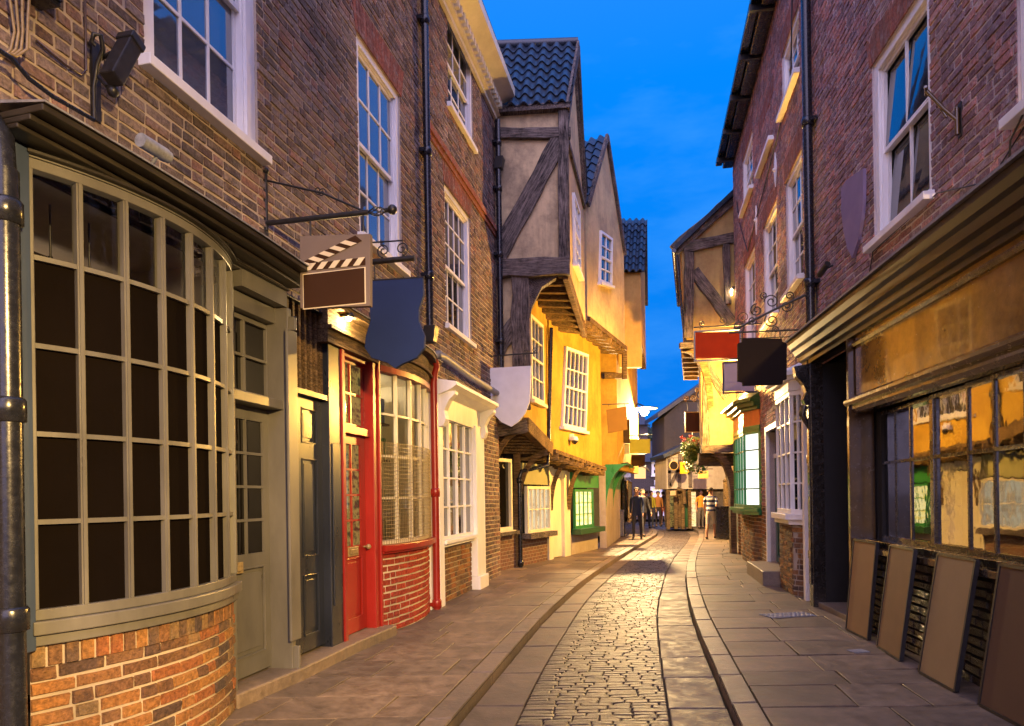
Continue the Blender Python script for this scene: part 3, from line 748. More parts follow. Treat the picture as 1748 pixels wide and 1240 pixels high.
npn = MB(); npn.box(np0-.02, np1+.01, -.03, .3, .0, 3.20); npn.box(np0+.02, np1-.03, -.042, -.031, .5, 2.1); npn.box(n0-.02, np0-.021, -.02, .3, sz1, 3.36); npn.build('door_post', M['navy'], h1, bevel=.005)
# --- red door
r0, r1 = np1+.012, L1.S(631, 848, -.0); rp1 = L1.S(649, 848, .06)
yr = .05
rzt = L1.Z(608, 745, -yr)
rd = panel_door(h1, r0+.07, r1-.01, .12, rzt, yr, M['red'], [(.16, .84, .07, .38)], [(.17, .83, .44, .955, 2, 4)], name='shop_door', pane='lit_dim')
letter_plate(rd, (r0+r1)/2+.02, .12+.87, yr, .24, .1)
knob(rd, r1-.06, 1.02, yr)
rf = MB(); rf.box(r0, r0+.065, -.05, .15, 0, 3.15); rf.box(r1-.005, rp1, -.06, .15, 0, 3.15); rf.box(r0+.065, r1-.005, -.02, .13, rzt+.003, rzt+.09); rf.box(r0+.065, r1-.005, -.01, .13, 3.03, 3.15)
rf.box(rp1-.05, rp1-.005, -.085, -.0601, 0, 3.15); rf.build('door_frame', M['red'], h1, bevel=.005)
rl_ = MB(); qa, qb, qc, qd = r0+.068, r1-.008, rzt+.095, 3.027
for q in ((qa, qa+.03, qc, qd), (qb-.03, qb, qc, qd), (qa+.03, qb-.03, qc, qc+.03), (qa+.03, qb-.03, qd-.03, qd), ((qa+qb)/2-.011, (qa+qb)/2+.011, qc+.03, qd-.03), (qa+.03, (qa+qb)/2-.011, (qc+qd)/2-.011, (qc+qd)/2+.011), ((qa+qb)/2+.011, qb-.03, (qc+qd)/2-.011, (qc+qd)/2+.011)):
    rl_.box(q[0], q[1], .05, .085, q[2], q[3])
rlo = rl_.build('fanlight', M['red'], h1)
MB().quad((qa, .075, qc), (qb, .075, qc), (qb, .075, qd), (qa, .075, qd)).build('pane', M['lit_dim'], rlo)
# --- cream bow with wire mesh and red painted brick below
c0, c1 = rp1+.0, L1.S(731, 848, .03)
cbow = arc_path(c0+.02, c1, .14, 18, y0=-.03)
cz0, cz1 = 1.02, 3.06
cw = bow_window(h1, cbow, cz0, cz1, [.2, .4, .6, .8], [cz0+.05+(cz1-cz0-.1)*i/4 for i in range(1, 4)], M['cream'], M['clear'], sill_h=0, mw=.034)
wm = MB()
ns_ = path_norms(cbow); tot_c = path_at(cbow, 1)[3]
k = int(tot_c/.045)
for i in range(k+1):
    p, t_, n_, _ = path_at(cbow, i/k); q = (p[0]+n_[0]*.035, p[1]+n_[1]*.035)
    wm.box(q[0]-.0022, q[0]+.0022, q[1]-.0022, q[1]+.0022, cz0, 2.2)
for i in range(27): strip(wm, cbow, .037, .033, cz0+.045*i, cz0+.045*i+.0042)
wm.build('wire_mesh', M['brass'], cw)
rs = MB(); strip(rs, cbow, .10, -.08, cz0-.075, cz0-.004); strip(rs, cbow, .06, -.08, cz0-.105, cz0-.0755); rs.build('sill', M['red'], cw, bevel=.006)
mp2, tot2 = path_map(cbow)
b = MB(); sheet(b, cbow, -.008, -.05, .915, 0); brickwork(b, 0, tot2, 0, .91, (), mp2, 1, L=.22, hh=.063, j=.014)
b.build('stall_riser', [M['mortar_w'], M['brick_redpaint']], h1)
rc_path = [(np0-.1, -.05), (c0-.05, -.07)] + [(x, y-.02) for x, y in cbow] + [(shop1+.02, -.04)]
rc = MB(); strip(rc, rc_path, .02, -.1, 3.07, 3.20); strip(rc, rc_path, .06, -.1, 3.201, 3.24); strip(rc, rc_path, .02, -.1, 3.241, 3.40); strip(rc, rc_path, .12, -.1, 3.401, 3.45)
rc.build('cornice', M['timber_b'], h1, bevel=.006)
rr_ = MB(); strip(rr_, [(x, y-.02) for x, y in cbow], .035, -.09, 3.0, 3.068); rr_.build('head_moulding', M['red'], h1)
rcl = MB(); strip(rcl, rc_path, .14, -.16, 3.452, 3.462, z0b=3.52, z1b=3.54); rcl.build('lead_flashing', M['lead'], h1)
# lit room behind the cream bow: shelves with jars and boxes
rm = MB(); y_ = 1.3
rm.quad((c0-.3, y_, .6), (c1, y_, .6), (c1, y_, 3.1), (c0-.3, y_, 3.1)); rm.quad((c0-.3, .12, 3.1), (c1, .12, 3.1), (c1, y_, 3.1), (c0-.3, y_, 3.1)); rm.quad((c0-.3, .1, 1.0), (c1, .1, 1.0), (c1, y_, 1.0), (c0-.3, y_, 1.0))
rm.quad((c0-.3, .2, .6), (c0-.3, y_, .6), (c0-.3, y_, 3.1), (c0-.3, .2, 3.1)); rm.quad((c1, .15, .6), (c1, y_, .6), (c1, y_, 3.1), (c1, .15, 3.1))
rm.build('interior', M['cream'], h1)
shm = [paint('goods %d' % i, c, .5, .1) for i, c in enumerate(((.5, .08, .05), (.6, .45, .15), (.1, .28, .12), (.65, .6, .5), (.15, .2, .4)))]
for lvl in (1.02, 1.5, 2.05, 2.55):
    s_ = MB(); s_.box(c0+.03, c1-.05, .5, .78, lvl, lvl+.025); so = s_.build('shelf', M['timber_b'], h1)
    gd = MB(); x = c0+.06
    while x < c1-.2:
        w_ = R2_.uniform(.06, .14); gd.box(x, x+w_, .52, .7, lvl+.026, lvl+.026+R2_.uniform(.12, .34), R2_.randrange(5)); x += w_+.02
    gd.build('shelf_goods', shm, so)
# dark shell closing the rest of the ground floor
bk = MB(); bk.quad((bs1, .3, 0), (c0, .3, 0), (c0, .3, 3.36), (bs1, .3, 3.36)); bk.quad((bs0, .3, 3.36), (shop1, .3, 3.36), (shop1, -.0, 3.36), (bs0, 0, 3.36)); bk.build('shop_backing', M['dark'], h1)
st = MB(); st.prism([(bs1-.06, -.10, -.02), (pil0-.05, -.17, -.02), (np1, -.17, -.02), (rp1+.05, -.22, -.02), (rp1+.05, .3, -.02), (bs1-.06, .3, -.02)], (0, 0, .13)); st.build('doorstep', M['kerb'], h1, bevel=.015)
# ================================================================== left terrace, second house (L2)
L2 = Fac((lineL(9.78), 9.78), DL)
E2 = (13.95-9.78)/DL.y
h2 = L2.thing('brick_house', 'narrow brown brick house with white dentil cornice and grey white shopfront', 'house')
u1 = L2.rect(764, 807, 25, 180, 92, 245)
u2 = L2.rect(760, 804, 316, 545, 372, 590)
s0_, s1_ = L2.S(752), L2.S(829)
shz = 3.02
mb = MB(); hs = [u1, u2, (s0_, s1_, .9, 3.0)]
holed(mb, 0.002, E2, -.1, 9.3, hs)
mb.quad((E2, .006, -.1), (E2, 6, -.1), (E2, 6, 9.3), (E2, .006, 9.3)); mb.quad((0.002, 6, -.1), (E2, 6, -.1), (E2, 6, 9.3), (0.002, 6, 9.3))
brickwork(mb, 0.002, E2, 0, 9.3, hs)
mb.build('wall', [M['mortar'], M['brick_l']], h2)
sash(h2, *u1, 3, 2, 2, fw=.07, silln=.07); sash(h2, *u2, 4, 3, 2, fw=.09, silln=.07, split=.45)
for w in (u1, u2): lintel(h2, w[0], w[1], w[3], .42)
sc_ = MB(); zs = (L2.Z(735, 222)+L2.Z(822, 352))/2; sc_.box(.06, E2, -.06, .004, zs-.1, zs); sc_.box(.06, E2, -.03, .004, zs-.18, zs-.101); sc_.build('string_course', M['brick_arch'], h2)
cn = MB()
cn.prof(0.002, E2+.05, [(0, 9.02), (-.06, 9.02), (-.06, 9.10), (-.12, 9.12), (-.12, 9.3), (-.34, 9.42), (-.42, 9.46), (-.42, 9.62), (-.36, 9.66), (0, 9.7)])
for i in range(26):
    x = .06+i*.16
    if x < E2-.05: cn.box(x, x+.08, -.2, -.121, 9.16, 9.28)
cn.build('cornice', M['cream'], h2)
rb = MB(); rb.prism([(0.002, -.4, 9.7), (0.002, 3, 12.0), (0.002, 6.2, 9.7)], (E2+.03, 0, 0)); rb.build('roof', M['slate'], h2)
# shopfront of L2
sw0, sw1 = L2.S(750, 800, .05), L2.S(804, 800, .05); wz0 = .93; wz1 = L2.Z(775, 672)
pth = [(sw0, -.04), (sw1, -.04)]
ww = bow_window(h2, [(sw0+(sw1-sw0)*i/8, -.05) for i in range(9)], wz0, wz1, [.25, .5, .75], [wz0+.05+(wz1-wz0-.1)*i/5 for i in range(1, 5)], M['white'], M['glass'], sill_h=.1, sill_o=.10)
P29 = L2.S(828, 848, .14)
pp = MB(); pp.box(sw1+.02, P29, -.14, .1, .221, 2.75); pp.box(sw1+.02, P29+.03, -.18, .1, 0, .22); pp.build('pilaster', M['white'], h2, bevel=.008)
MB().box(sw0-.22, sw0-.02, -.12, .1, 0.0, 2.75).build('pilaster', M['white'], h2, bevel=.008)
for x in (sw0-.2, P29-.18):
    cs = MB(); cs.prism([(x, -.12, 2.55), (x, -.18, 2.56), (x, -.22, 2.66), (x, -.20, 2.78), (x, -.27, 2.92), (x, -.36, 3.0), (x, -.36, 3.05), (x, -.0, 3.05), (x, 0, 2.55)], (.17, 0, 0)); cs.build('console', M['white'], h2, bevel=.008)
fc = MB(); fc.prof(sw0-.25, P29+.05, [(0, 2.7), (-.10, 2.7), (-.13, 3.0), (-.22, 3.03), (-.32, 3.07), (-.40, 3.12), (-.40, 3.17), (0, 3.24)]); fc.build('cornice', M['white'], h2, bevel=.006)
ff = MB(); ff.box(sw0-.02, sw1+.02, -.06, .1, wz1, 2.7); ff.build('fascia', M['white'], h2)
b = MB(); b.box(sw0-.02, sw1+.01, -.025, .1, 0, .82, 0); brickwork(b, sw0-.02, sw1+.01, 0, .82, mp=lambda a, y, z: (a, y-.035, z)); b.build('stall_riser', [M['mortar'], M['brick_y']], h2)
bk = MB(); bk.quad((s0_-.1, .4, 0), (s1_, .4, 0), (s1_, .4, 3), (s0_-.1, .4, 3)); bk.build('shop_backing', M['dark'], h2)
# ================================================================== right side, near house (R1)
DR1 = Vector((-.12, -1, 0)).normalized()
R1 = Fac((4.27, 10.07), DR1)
hr1 = R1.thing('brick_house', 'red brick house on the right above the glossy black shopfront', 'house')
EN = 18.0
v1 = R1.rect(1490, 1588, 96, 420, -24, 328)
v2 = (R1.S(1738, 230), R1.S(1738, 230)+1.25, v1[2], v1[3])
RS0 = R1.S(1402, 848)
mb = MB(); hs = [v1, v2, (RS0, 15.0, -.1, 3.28)]
holed(mb, .002, EN, -.1, 10.2, hs)
mb.quad((.002, .006, -.1), (.002, 6, -.1), (.002, 6, 10.2), (.002, .006, 10.2)); mb.quad((EN, .006, -.1), (EN, 6, -.1), (EN, 6, 10.2), (EN, .006, 10.2)); mb.quad((.002, 6, -.1), (EN, 6, -.1), (EN, 6, 10.2), (.002, 6, 10.2))
brickwork(mb, .002, 11.5, 0, 10.15, hs)
mb.build('wall', [M['mortar_r'], M['brick_r']], hr1)
rb = MB(); rb.prism([(0.002, -.3, 10.2), (0.002, 3, 12.6), (0.002, 6.2, 10.2)], (EN, 0, 0)); rb.build('roof', M['slate'], hr1)
for v in (v1, v2):
    sash(hr1, *v, 2, 1, 1, fw=.10, bar=.03, silln=.1, split=.5, tilt=.05); lintel(hr1, v[0], v[1], v[3], .32, mo='mortar_r')
# black shopfront
SE = 15.0
o_ = .12
cor = MB()
cor.prof(RS0-.28, SE, [(0, 3.30), (-.15, 3.30), (-.15, 3.35), (-.19, 3.37), (-.20, 3.43), (-.25, 3.45), (-.27, 3.52), (-.31, 3.54), (-.34, 3.60), (-.34, 3.655), (0, 3.655)])
cor.build('cornice', M['blackc'], hr1)
led = MB(); led.prof(RS0-.32, SE, [(0, 3.66), (-.37, 3.66), (-.37, 3.685), (-.02, 3.84), (0, 3.84)]); led.build('lead_flashing', M['lead'], hr1)
f0 = R1.S(1458, 640, o_)
fzb, fzt = 2.60, 3.18
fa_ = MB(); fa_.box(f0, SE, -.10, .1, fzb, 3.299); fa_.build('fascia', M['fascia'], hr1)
fm = MB()
fm.prof(f0-.04, SE, [(-.101, fzt), (-.135, fzt), (-.15, fzt+.03), (-.15, fzt+.05), (-.101, fzt+.08)])
fm.prof(f0-.06, SE, [(.0, fzb-.08), (-.20, fzb-.08), (-.22, fzb-.05), (-.22, fzb-.02), (-.13, fzb+.03), (-.101, fzb+.03), (-.101, fzb-.001), (0, fzb-.001)])
fm.prof(f0-.02, SE, [(0, fzb-.16), (-.12, fzb-.16), (-.15, fzb-.12), (-.15, fzb-.081), (0, fzb-.081)])
fm.box(f0-.10, f0-.0405, -.17, .1, 0, 3.29)
fm.build('fascia_moulding', M['bronze'], hr1)
# door recess with black pilaster and carved console at the far end
pA, pB = R1.S(1409, 820, .15), R1.S(1440, 820, .15)
pb = MB(); pb.box(RS0-.02, RS0+.13, -.16, .3, 0, 3.29); pb.box(RS0+.01, RS0+.10, -.18, -.1601, .3, 2.9); pb.build('pilaster', M['black'], hr1, bevel=.006)
cns = MB()
cns.prism([(RS0-.0, -.16, 2.75), (RS0-.0, -.22, 2.72), (RS0, -.25, 2.80), (RS0, -.21, 2.9), (RS0, -.24, 3.0), (RS0, -.34, 3.12), (RS0, -.36, 3.25), (RS0, -.16, 3.28)], (.12, 0, 0))
cns.tube([(RS0+.06, -.22, 2.72), (RS0+.06, -.25, 2.6), (RS0+.06, -.20, 2.5), (RS0+.06, -.17, 2.4)], [.05, .045, .035, .01])
cns.build('console', M['black'], hr1)
dk = MB(); rx0, rx1 = RS0+.13, f0-.10
dk.quad((rx0, .55, 0), (rx1, .55, 0), (rx1, .55, 3.29), (rx0, .55, 3.29)); dk.quad((rx0, .55, 3.28), (rx1, .55, 3.28), (rx1, -.1, 3.28), (rx0, -.1, 3.28)); dk.quad((rx0+.005, 0, 0), (rx0+.005, .55, 0), (rx0+.005, .55, 3.29), (rx0+.005, 0, 3.29)); dk.quad((rx1-.005, 0, 0), (rx1-.005, .55, 0), (rx1-.005, .55, 3.29), (rx1-.005, 0, 3.29))
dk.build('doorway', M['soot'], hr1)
panel_door(hr1, rx0+.03, rx1-.03, .08, 2.25, .45, M['black'], [(.14, .86, .06, .42)], [(.14, .86, .5, .94, 1, 2)], name='shop_door', pane='glass2')
stp = MB(); stp.box(rx0, rx1, -.10, .5, -.01, .07); stp.build('doorstep', M['kerb'], hr1, bevel=.01)
# glazing
sz_b = 1.02; ztr = 1.86; ztop = fzb-.165
g0 = R1.S(1508, 800, -.15)
frm = MB()
U0 = R1.S(1748, 800, .06)
def yk(u): return .05*max(0, U0-u)
def fr_box(a, b, y0, y1, z0, z1): frm.box(a, b, y0, y1, z0, z1)
xs_px = [1510, 1535, 1560, 1603, 1617, 1657, 1707]
mul = [g0] + [R1.S(x, 800, -.15) for x in (1533, 1563)]
bigm0 = R1.S(1600, 800, -.12); bigm1 = bigm0+.075
m2 = [R1.S(x, 800, -.06) for x in (1657, 1707)]
sp2 = m2[1]-m2[0]
m2 += [m2[1]+sp2*k*1.02 for k in range(1, 17) if m2[1]+sp2*k*1.02 < SE-.2]
fr_box(f0-.04, SE, -.10, .32, sz_b-.07, sz_b); fr_box(f0-.04, SE, -.16, .1, sz_b-.13, sz_b-.071)
fr_box(bigm0, bigm1, yk(bigm0)-.03, .3, sz_b, ztop)
MB().box(f0-.04, g0+.03, yk(g0)-.03, yk(g0)+.1, sz_b, ztop).build('window_pier', M['soot'], hr1)
fw_ = frm.build('shop_window', M['black'], hr1, bevel=.005)
bars = MB()
allm = sorted(mul[1:]+m2)
for x in allm: bars.box(x-.012, x+.012, yk(x)-.010, yk(x)+.006, sz_b, ztop)
segs = sorted([g0+.03, *[v+k for v in allm for k in (-.012, .012)], bigm0, bigm1, SE])
for a, b in zip(segs[::2], segs[1::2]):
    k1 = yk((a+b)/2); bars.box(a, b, k1-.009, k1+.006, ztr-.016, ztr+.016); bars.box(a, b, k1-.02, k1+.03, ztop-.04, ztop); bars.box(a, b, k1-.02, k1+.03, sz_b+.001, sz_b+.04)
bars.build('glazing_bars', M['black'], fw_)
px_ = MB()
for a, b in zip(segs[::2], segs[1::2]):
    for c, d in ((sz_b, ztr), (ztr, ztop)):
        q = lambda: RND.uniform(-.0015, .0015)
        k_ = lambda u: yk(u)+.005
        px_.quad((a, k_(a), c), (b, k_(b), c), (b, k_(b), d), (a, k_(a), d))
px_.build('pane', M['glass_r'], fw_)
# stall riser of black glazed brick
b = MB(); b.box(f0-.04, SE, -.06, .1, 0, sz_b-.131, 0); brickwork(b, f0-.04, SE, 0, sz_b-.14, mp=lambda a, y, z: (a, y-.07, z)); b.build('stall_riser', [M['mortar_k'], M['brick_black']], hr1)
# dim interior
it = MB(); a, b_ = f0, SE
it.quad((a, 2.8, 0), (b_, 2.8, 0), (b_, 2.8, 3.2), (a, 2.8, 3.2)); it.quad((a, -.0, 2.62), (b_, -.0, 2.62), (b_, 2.8, 2.62), (a, 2.8, 2.62)); it.quad((a, .11, .9), (b_, .11, .9), (b_, 2.8, .9), (a, 2.8, .9)); it.quad((a, .11, 0), (a, 2.8, 0), (a, 2.8, 3.2), (a, .11, 3.2)); it.quad((b_, .11, 0), (b_, 2.8, 0), (b_, 2.8, 3.2), (b_, .11, 3.2))
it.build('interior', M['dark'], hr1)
# ================================================================== right side, far terrace (R2)
DR2 = Vector((-.19, -1, 0)).normalized()
R2E = (5.78, 18.0)
R2 = Fac(R2E, DR2)
R2L = (18.0-10.08)/abs(DR2.y)
hr2 = R2.thing('brick_house', 'three storey red brick terrace with white and green bay shop windows', 'house')
wins = {}
wins['A'] = R2.rect(1335, 1364, 95, 190, 5, 130)
wins['B'] = R2.rect(1268, 1285, 268, 365, 225, 320)
wins['C'] = R2.rect(1342, 1370, 302, 508, 258, 470)
wins['D'] = R2.rect(1304, 1327, 383, 560, 343, 530)
wins['E'] = R2.rect(1272, 1290, 447, 610, 420, 590)
bl = R2.rect(1297, 1320, 228, 292, 180, 240)
gb0, gb1 = R2.S(1296), R2.S(1256)
gb0, gb1 = R2.S(1254, 800, .25)-.25, R2.S(1299, 800)-.02
wb0, wb1 = R2.S(1328, 800, .17)-.18, R2.S(1384)
dd0, dd1 = R2.S(1311, 848, .03), wb0-.12
mb = MB(); hs = list(wins.values())+[(gb0, gb1, 1.1, 3.2), (wb0, wb1, .9, 3.3), (dd0, dd1, -.1, 2.7)]
holed(mb, 0, R2L, -.1, 10.0, hs)
mb.quad((0, .006, -.1), (0, 6, -.1), (0, 6, 10), (0, .006, 10)); mb.quad((R2L, .006, -.1), (R2L, 6, -.1), (R2L, 6, 10), (R2L, .006, 10)); mb.quad((0, 6, -.1), (R2L, 6, -.1), (R2L, 6, 10), (0, 6, 10))
brickwork(mb, 0, R2L, 1.3, 9.95, hs, jit=.004)
mb.build('wall', [M['mortar_r'], M['brick_r']], hr2)
brickwork_y = [(0, gb0), (gb1, dd0-.09), (dd1+.09, wb0), (wb1, R2L)]
for a_, b_ in brickwork_y:
    if b_-a_ > .06:
        b2 = MB(); brickwork(b2, a_, b_, 0, 1.3, hs, jit=.004); b2.build('wall_base', [M['mortar_r'], M['brick_y']], hr2)
rb = MB(); rb.prism([(-.05, -.28, 10.05), (-.05, 3, 12.4), (-.05, 6.2, 10.05)], (R2L+.05, 0, 0)); rb.build('roof', M['slate'], hr2)
gt = MB(); gt.box(-.06, R2L, -.42, -.26, 9.98, 10.10); gt.box(-.05, R2L, -.25, -.002, 9.9, 10.03); gt.build('gutter', M['pipe'], hr2, bevel=.02)
for i in range(6):
    x = .4+i*1.4; MB().box(x, x+.07, -.44, -.03, 9.86, 9.975).build('gutter_bracket', M['iron'], hr2)
for k, w in wins.items():
    sash(hr2, *w, 3, 2, 2, fw=.085, silln=.1, pane='glass'); lintel(hr2, w[0], w[1], w[3], .36, mo='mortar_r')
lintel(hr2, bl[0], bl[1], bl[2]+.75, .3, mo='mortar_r')
MB().box(bl[0]-.05, bl[1]+.05, -.1, .003, bl[2]-.08, bl[2]).build('sill', M['white'], hr2, bevel=.005)
tie_m = M['white']
for px, py in ((1325, 290), (1292, 376)):
    s_, z_ = R2.sz(px, py); t = MB(); t.prism([(s_-.11, -.004, z_), (s_, -.004, z_-.3), (s_+.11, -.004, z_), (s_, -.004, z_+.3)], (0, -.02, 0)); t.ball((s_, -.03, z_), .035, 8); t.build('wall_tie_plate', tie_m, hr2)
# green canted bay
def canted(a, b, d, k=.3): return [(a, 0.0), (a+(b-a)*k*.5, -d), (b-(b-a)*k*.5, -d), (b, 0.0)]
gz0, gz1 = 1.20, 2.95
gz0 = R2.Z(1290, 872, .4); gz1 = R2.Z(1290, 716, .4)
gd_ = .25
gp = [(R2.S(1254, 800, gd_)-.25, 0.0), (R2.S(1254, 800, gd_), -gd_), (R2.S(1271, 800, gd_), -gd_), (R2.S(1299, 800), 0.0)]
gfr = [math.dist(gp[i], gp[i+1]) for i in range(3)]; gfr = [gfr[0]/sum(gfr), (gfr[0]+gfr[1])/sum(gfr)]
gw = bow_window(hr2, gp, gz0, gz1, [gfr[0], gfr[0]+(gfr[1]-gfr[0])*.25, (gfr[0]+gfr[1])/2, gfr[0]+(gfr[1]-gfr[0])*.75, gfr[1]], [gz0+(gz1-gz0)*i/4 for i in (1, 2, 3)], M['green'], M['lit_white'], sill_h=.14, sill_o=.10, mw=.03, edge=.07)
gf = MB(); strip(gf, gp, .03, -.3, gz1+.003, gz1+.10); gf.build('fascia_rail', M['green'], hr2)
go = MB(); strip(go, gp, .015, -.3, gz1+.101, gz1+.42); go.build('fascia', paint('orange sign paint', (.62, .14, .03), .4), hr2)
gc = MB(); strip(gc, gp, .07, -.3, gz1+.421, gz1+.49); strip(gc, gp, .15, -.3, gz1+.491, gz1+.58); strip(gc, gp, .23, -.3, gz1+.581, gz1+.64); strip(gc, gp, .2, -.3, gz1+.641, gz1+.66, z1b=gz1+.95); gc.build('cornice', M['green_d'], hr2, bevel=.006)
# green door in white frame
fd = MB(); fd.box(dd0-.09, dd0, -.06, .2, 0, 2.8); fd.box(dd1, dd1+.09, -.06, .2, 0, 2.8); fd.box(dd0, dd1, -.06, .2, 2.7, 2.8); fd.build('door_frame', M['white'], hr2, bevel=.006)
panel_door(hr2, dd0+.003, dd1-.003, .25, 2.2, .10, M['green_d'], [(.14, .86, .06, .45)], [(.14, .86, .53, .95, 2, 2)], name='shop_door', pane='glass2')
fz = MB(); fz.box(dd0+.003, dd1-.003, .08, .14, 2.203, 2.28); fz.build('transom', M['white'], hr2); MB().quad((dd0, .12, 2.28), (dd1, .12, 2.28), (dd1, .12, 2.7), (dd0, .12, 2.7)).build('pane', M['glass2'], hr2)
stp = MB(); stp.box(dd0-.12, dd1+.2, -.42, .1, -.01, .24); stp.build('doorstep', M['kerb'], hr2, bevel=.015)
# white bay
wz0_ = R2.Z(1352, 880, .3); wz1_ = R2.Z(1352, 655, .3)
wp = [(R2.S(1328, 800, .17)-.2, 0.0), (R2.S(1328, 800, .17), -.17), (R2.S(1351, 800, .17), -.17), (R2.S(1376, 800), 0.0)]
wfr = [math.dist(wp[i], wp[i+1]) for i in range(3)]; wfr = [wfr[0]/sum(wfr), (wfr[0]+wfr[1])/sum(wfr)]
bow_window(hr2, wp, wz0_, wz1_, [wfr[0], wfr[0]+(wfr[1]-wfr[0])*.33, wfr[0]+(wfr[1]-wfr[0])*.67, wfr[1], (1+wfr[1])/2], [wz0_+(wz1_-wz0_)*i/4 for i in (1, 2, 3)], M['white'], M['glass'], sill_h=.16, sill_o=.10, mw=.034, edge=.07)
wc = MB(); strip(wc, wp, .03, -.3, wz1_+.003, wz1_+.16); strip(wc, wp, .09, -.3, wz1_+.161, wz1_+.22); strip(wc, wp, .16, -.3, wz1_+.221, wz1_+.29); strip(wc, wp, .14, -.3, wz1_+.291, wz1_+.30, z1b=wz1_+.5); wc.build('cornice', M['white'], hr2, bevel=.006)
wq = MB(); wq.box(wb1-.08, wb1+.06, -.10, .1, .0, wz1_+.3); wq.build('pilaster', M['white'], hr2, bevel=.006)
b = MB(); mpw, tw = path_map(wp); sheet(b, wp, -.012, -.05, wz0_-.16); brickwork(b, 0, tw, 0, wz0_-.165, mp=mpw); b.build('stall_riser', [M['mortar'], M['brick_y']], hr2)
b = MB(); gp2 = [(x, y*.45) for x, y in gp]; mpw, tw = path_map(gp2); sheet(b, gp2, -.012, -.05, gz0-.14); brickwork(b, 0, tw, 0, gz0-.145, mp=mpw); b.build('stall_riser', [M['mortar'], M['brick_y']], hr2)
bk = MB(); bk.quad((0.05, .8, 0), (R2L, .8, 0), (R2L, .8, 3.3), (.05, .8, 3.3)); bk.build('shop_backing', M['dark'], hr2)
# ================================================================== timber and render houses, built corner by corner
def add_panel(mb, pts, thick, mi=0):
    """a wall of real thickness from its outer face corners (counter order free)"""
    a, b, c = Vector(pts[0]), Vector(pts[1]), Vector(pts[2])
    n = (b-a).cross(c-a).normalized()
    return mb.prism(pts, n*thick, mi)
def V(*a): return Vector(a)
def lerp(a, b, t): return Vector(a)+(Vector(b)-Vector(a))*t
def house(name_label, cat, loc, nm='timber_house'):
    return thing(nm, name_label, cat, loc)
def pantiles(house_, e0, e1, r0, r1, rows, cols, lift=.05, name='roof', mat='tile'):
    """wavy clay tiles between an eave line e0-e1 and a ridge line r0-r1"""
    mb = MB(); e0, e1, r0, r1 = map(Vector, (e0, e1, r0, r1))
    n = (e1-e0).cross(r0-e0).normalized()
    if n.z < 0: n = -n
    sub = 6
    for j in range(rows):
        for i in range(cols):
            vs = []
            for fj, hgt in ((j/rows, .035), ((j+1)/rows, .0)):
                for k in range(sub+1):
                    fi = (i+k/sub)/cols
                    p = lerp(lerp(e0, e1, fi), lerp(r0, r1, fi), fj)
                    w = math.sin(2*math.pi*k/sub)*lift
                    vs.append(p+n*(w+hgt+.05))
            dz = RND.uniform(-.006, .006); vs = [v+n*dz for v in vs]
            front = [v-n*.04 for v in vs[:sub+1]]
            m = sub+1
            mb.add(vs+front, [(k, k+1, m+k+1, m+k) for k in range(sub)], 0, True)
            mb.add(vs[:m]+front, [(k, m+k, m+k+1, k+1) for k in range(sub)], 0)
    mb.quad(e0, e1, r1, r0, 0)
    return mb.build(name, M[mat], house_, world=True)
def win_world(parent, bl, br, tr, tl, cols, rows, n, m, pane, fw=.07, bar=.025, depth=.05, name='window', sill=True, mid=True):
    """window on a skewed wall: four corners, real frame, bars, panes and sill"""
    bl, br, tr, tl, n = map(Vector, (bl, br, tr, tl, n)); n = n.normalized()
    at_ = lambda u, v: lerp(lerp(bl, br, u), lerp(tl, tr, u), v)
    W, Hh = (br-bl).length, (tl-bl).length; fu, fv = fw/W, fw/Hh
    f = MB()
    def bx(mb, u0, u1, v0, v1, a, b): mb.hexa([at_(u0, v0)+n*a, at_(u1, v0)+n*a, at_(u1, v0)+n*b, at_(u0, v0)+n*b, at_(u0, v1)+n*a, at_(u1, v1)+n*a, at_(u1, v1)+n*b, at_(u0, v1)+n*b])
    bx(f, 0, fu, 0, 1, .002, depth); bx(f, 1-fu, 1, 0, 1, .002, depth); bx(f, fu, 1-fu, 0, fv, .002, depth); bx(f, fu, 1-fu, 1-fv, 1, .002, depth)
    w = f.build(name, m, parent, world=True)
    g = MB(); bu, bv = bar/W/2, bar/Hh/2
    for i in range(1, cols): u = fu+(1-2*fu)*i/cols; bx(g, u-bu, u+bu, fv, 1-fv, .004, depth*.7)
    for j in range(1, rows):
        v = fv+(1-2*fv)*j/rows; k = 2.0 if (mid and j == rows//2) else 1.0
        for i in range(cols):
            ua = fu+(1-2*fu)*i/cols+(bu if i else 0); ub = fu+(1-2*fu)*(i+1)/cols-(bu if i < cols-1 else 0)
            bx(g, ua, ub, v-bv*k, v+bv*k, .004, depth*(.7 if k == 1 else .85))
    def sub(mbx, nm_, mt):
        o = mbx.build(nm_, mt, None, loc=parent.location, face=(n if nm_ == 'pane' else None)); o.parent = w; o.location = (0, 0, 0); return o
    if cols*rows > 1: sub(g, 'glazing_bars', m)
    p = MB(); p.quad(at_(fu, fv)+n*.008, at_(1-fu, fv)+n*.008, at_(1-fu, 1-fv)+n*.008, at_(fu, 1-fv)+n*.008); sub(p, 'pane', pane)
    if sill:
        q = MB(); bx(q, -.04, 1.04, -.075/Hh, -.002, .0, depth+.06); sub(q, 'sill', m)
    return w
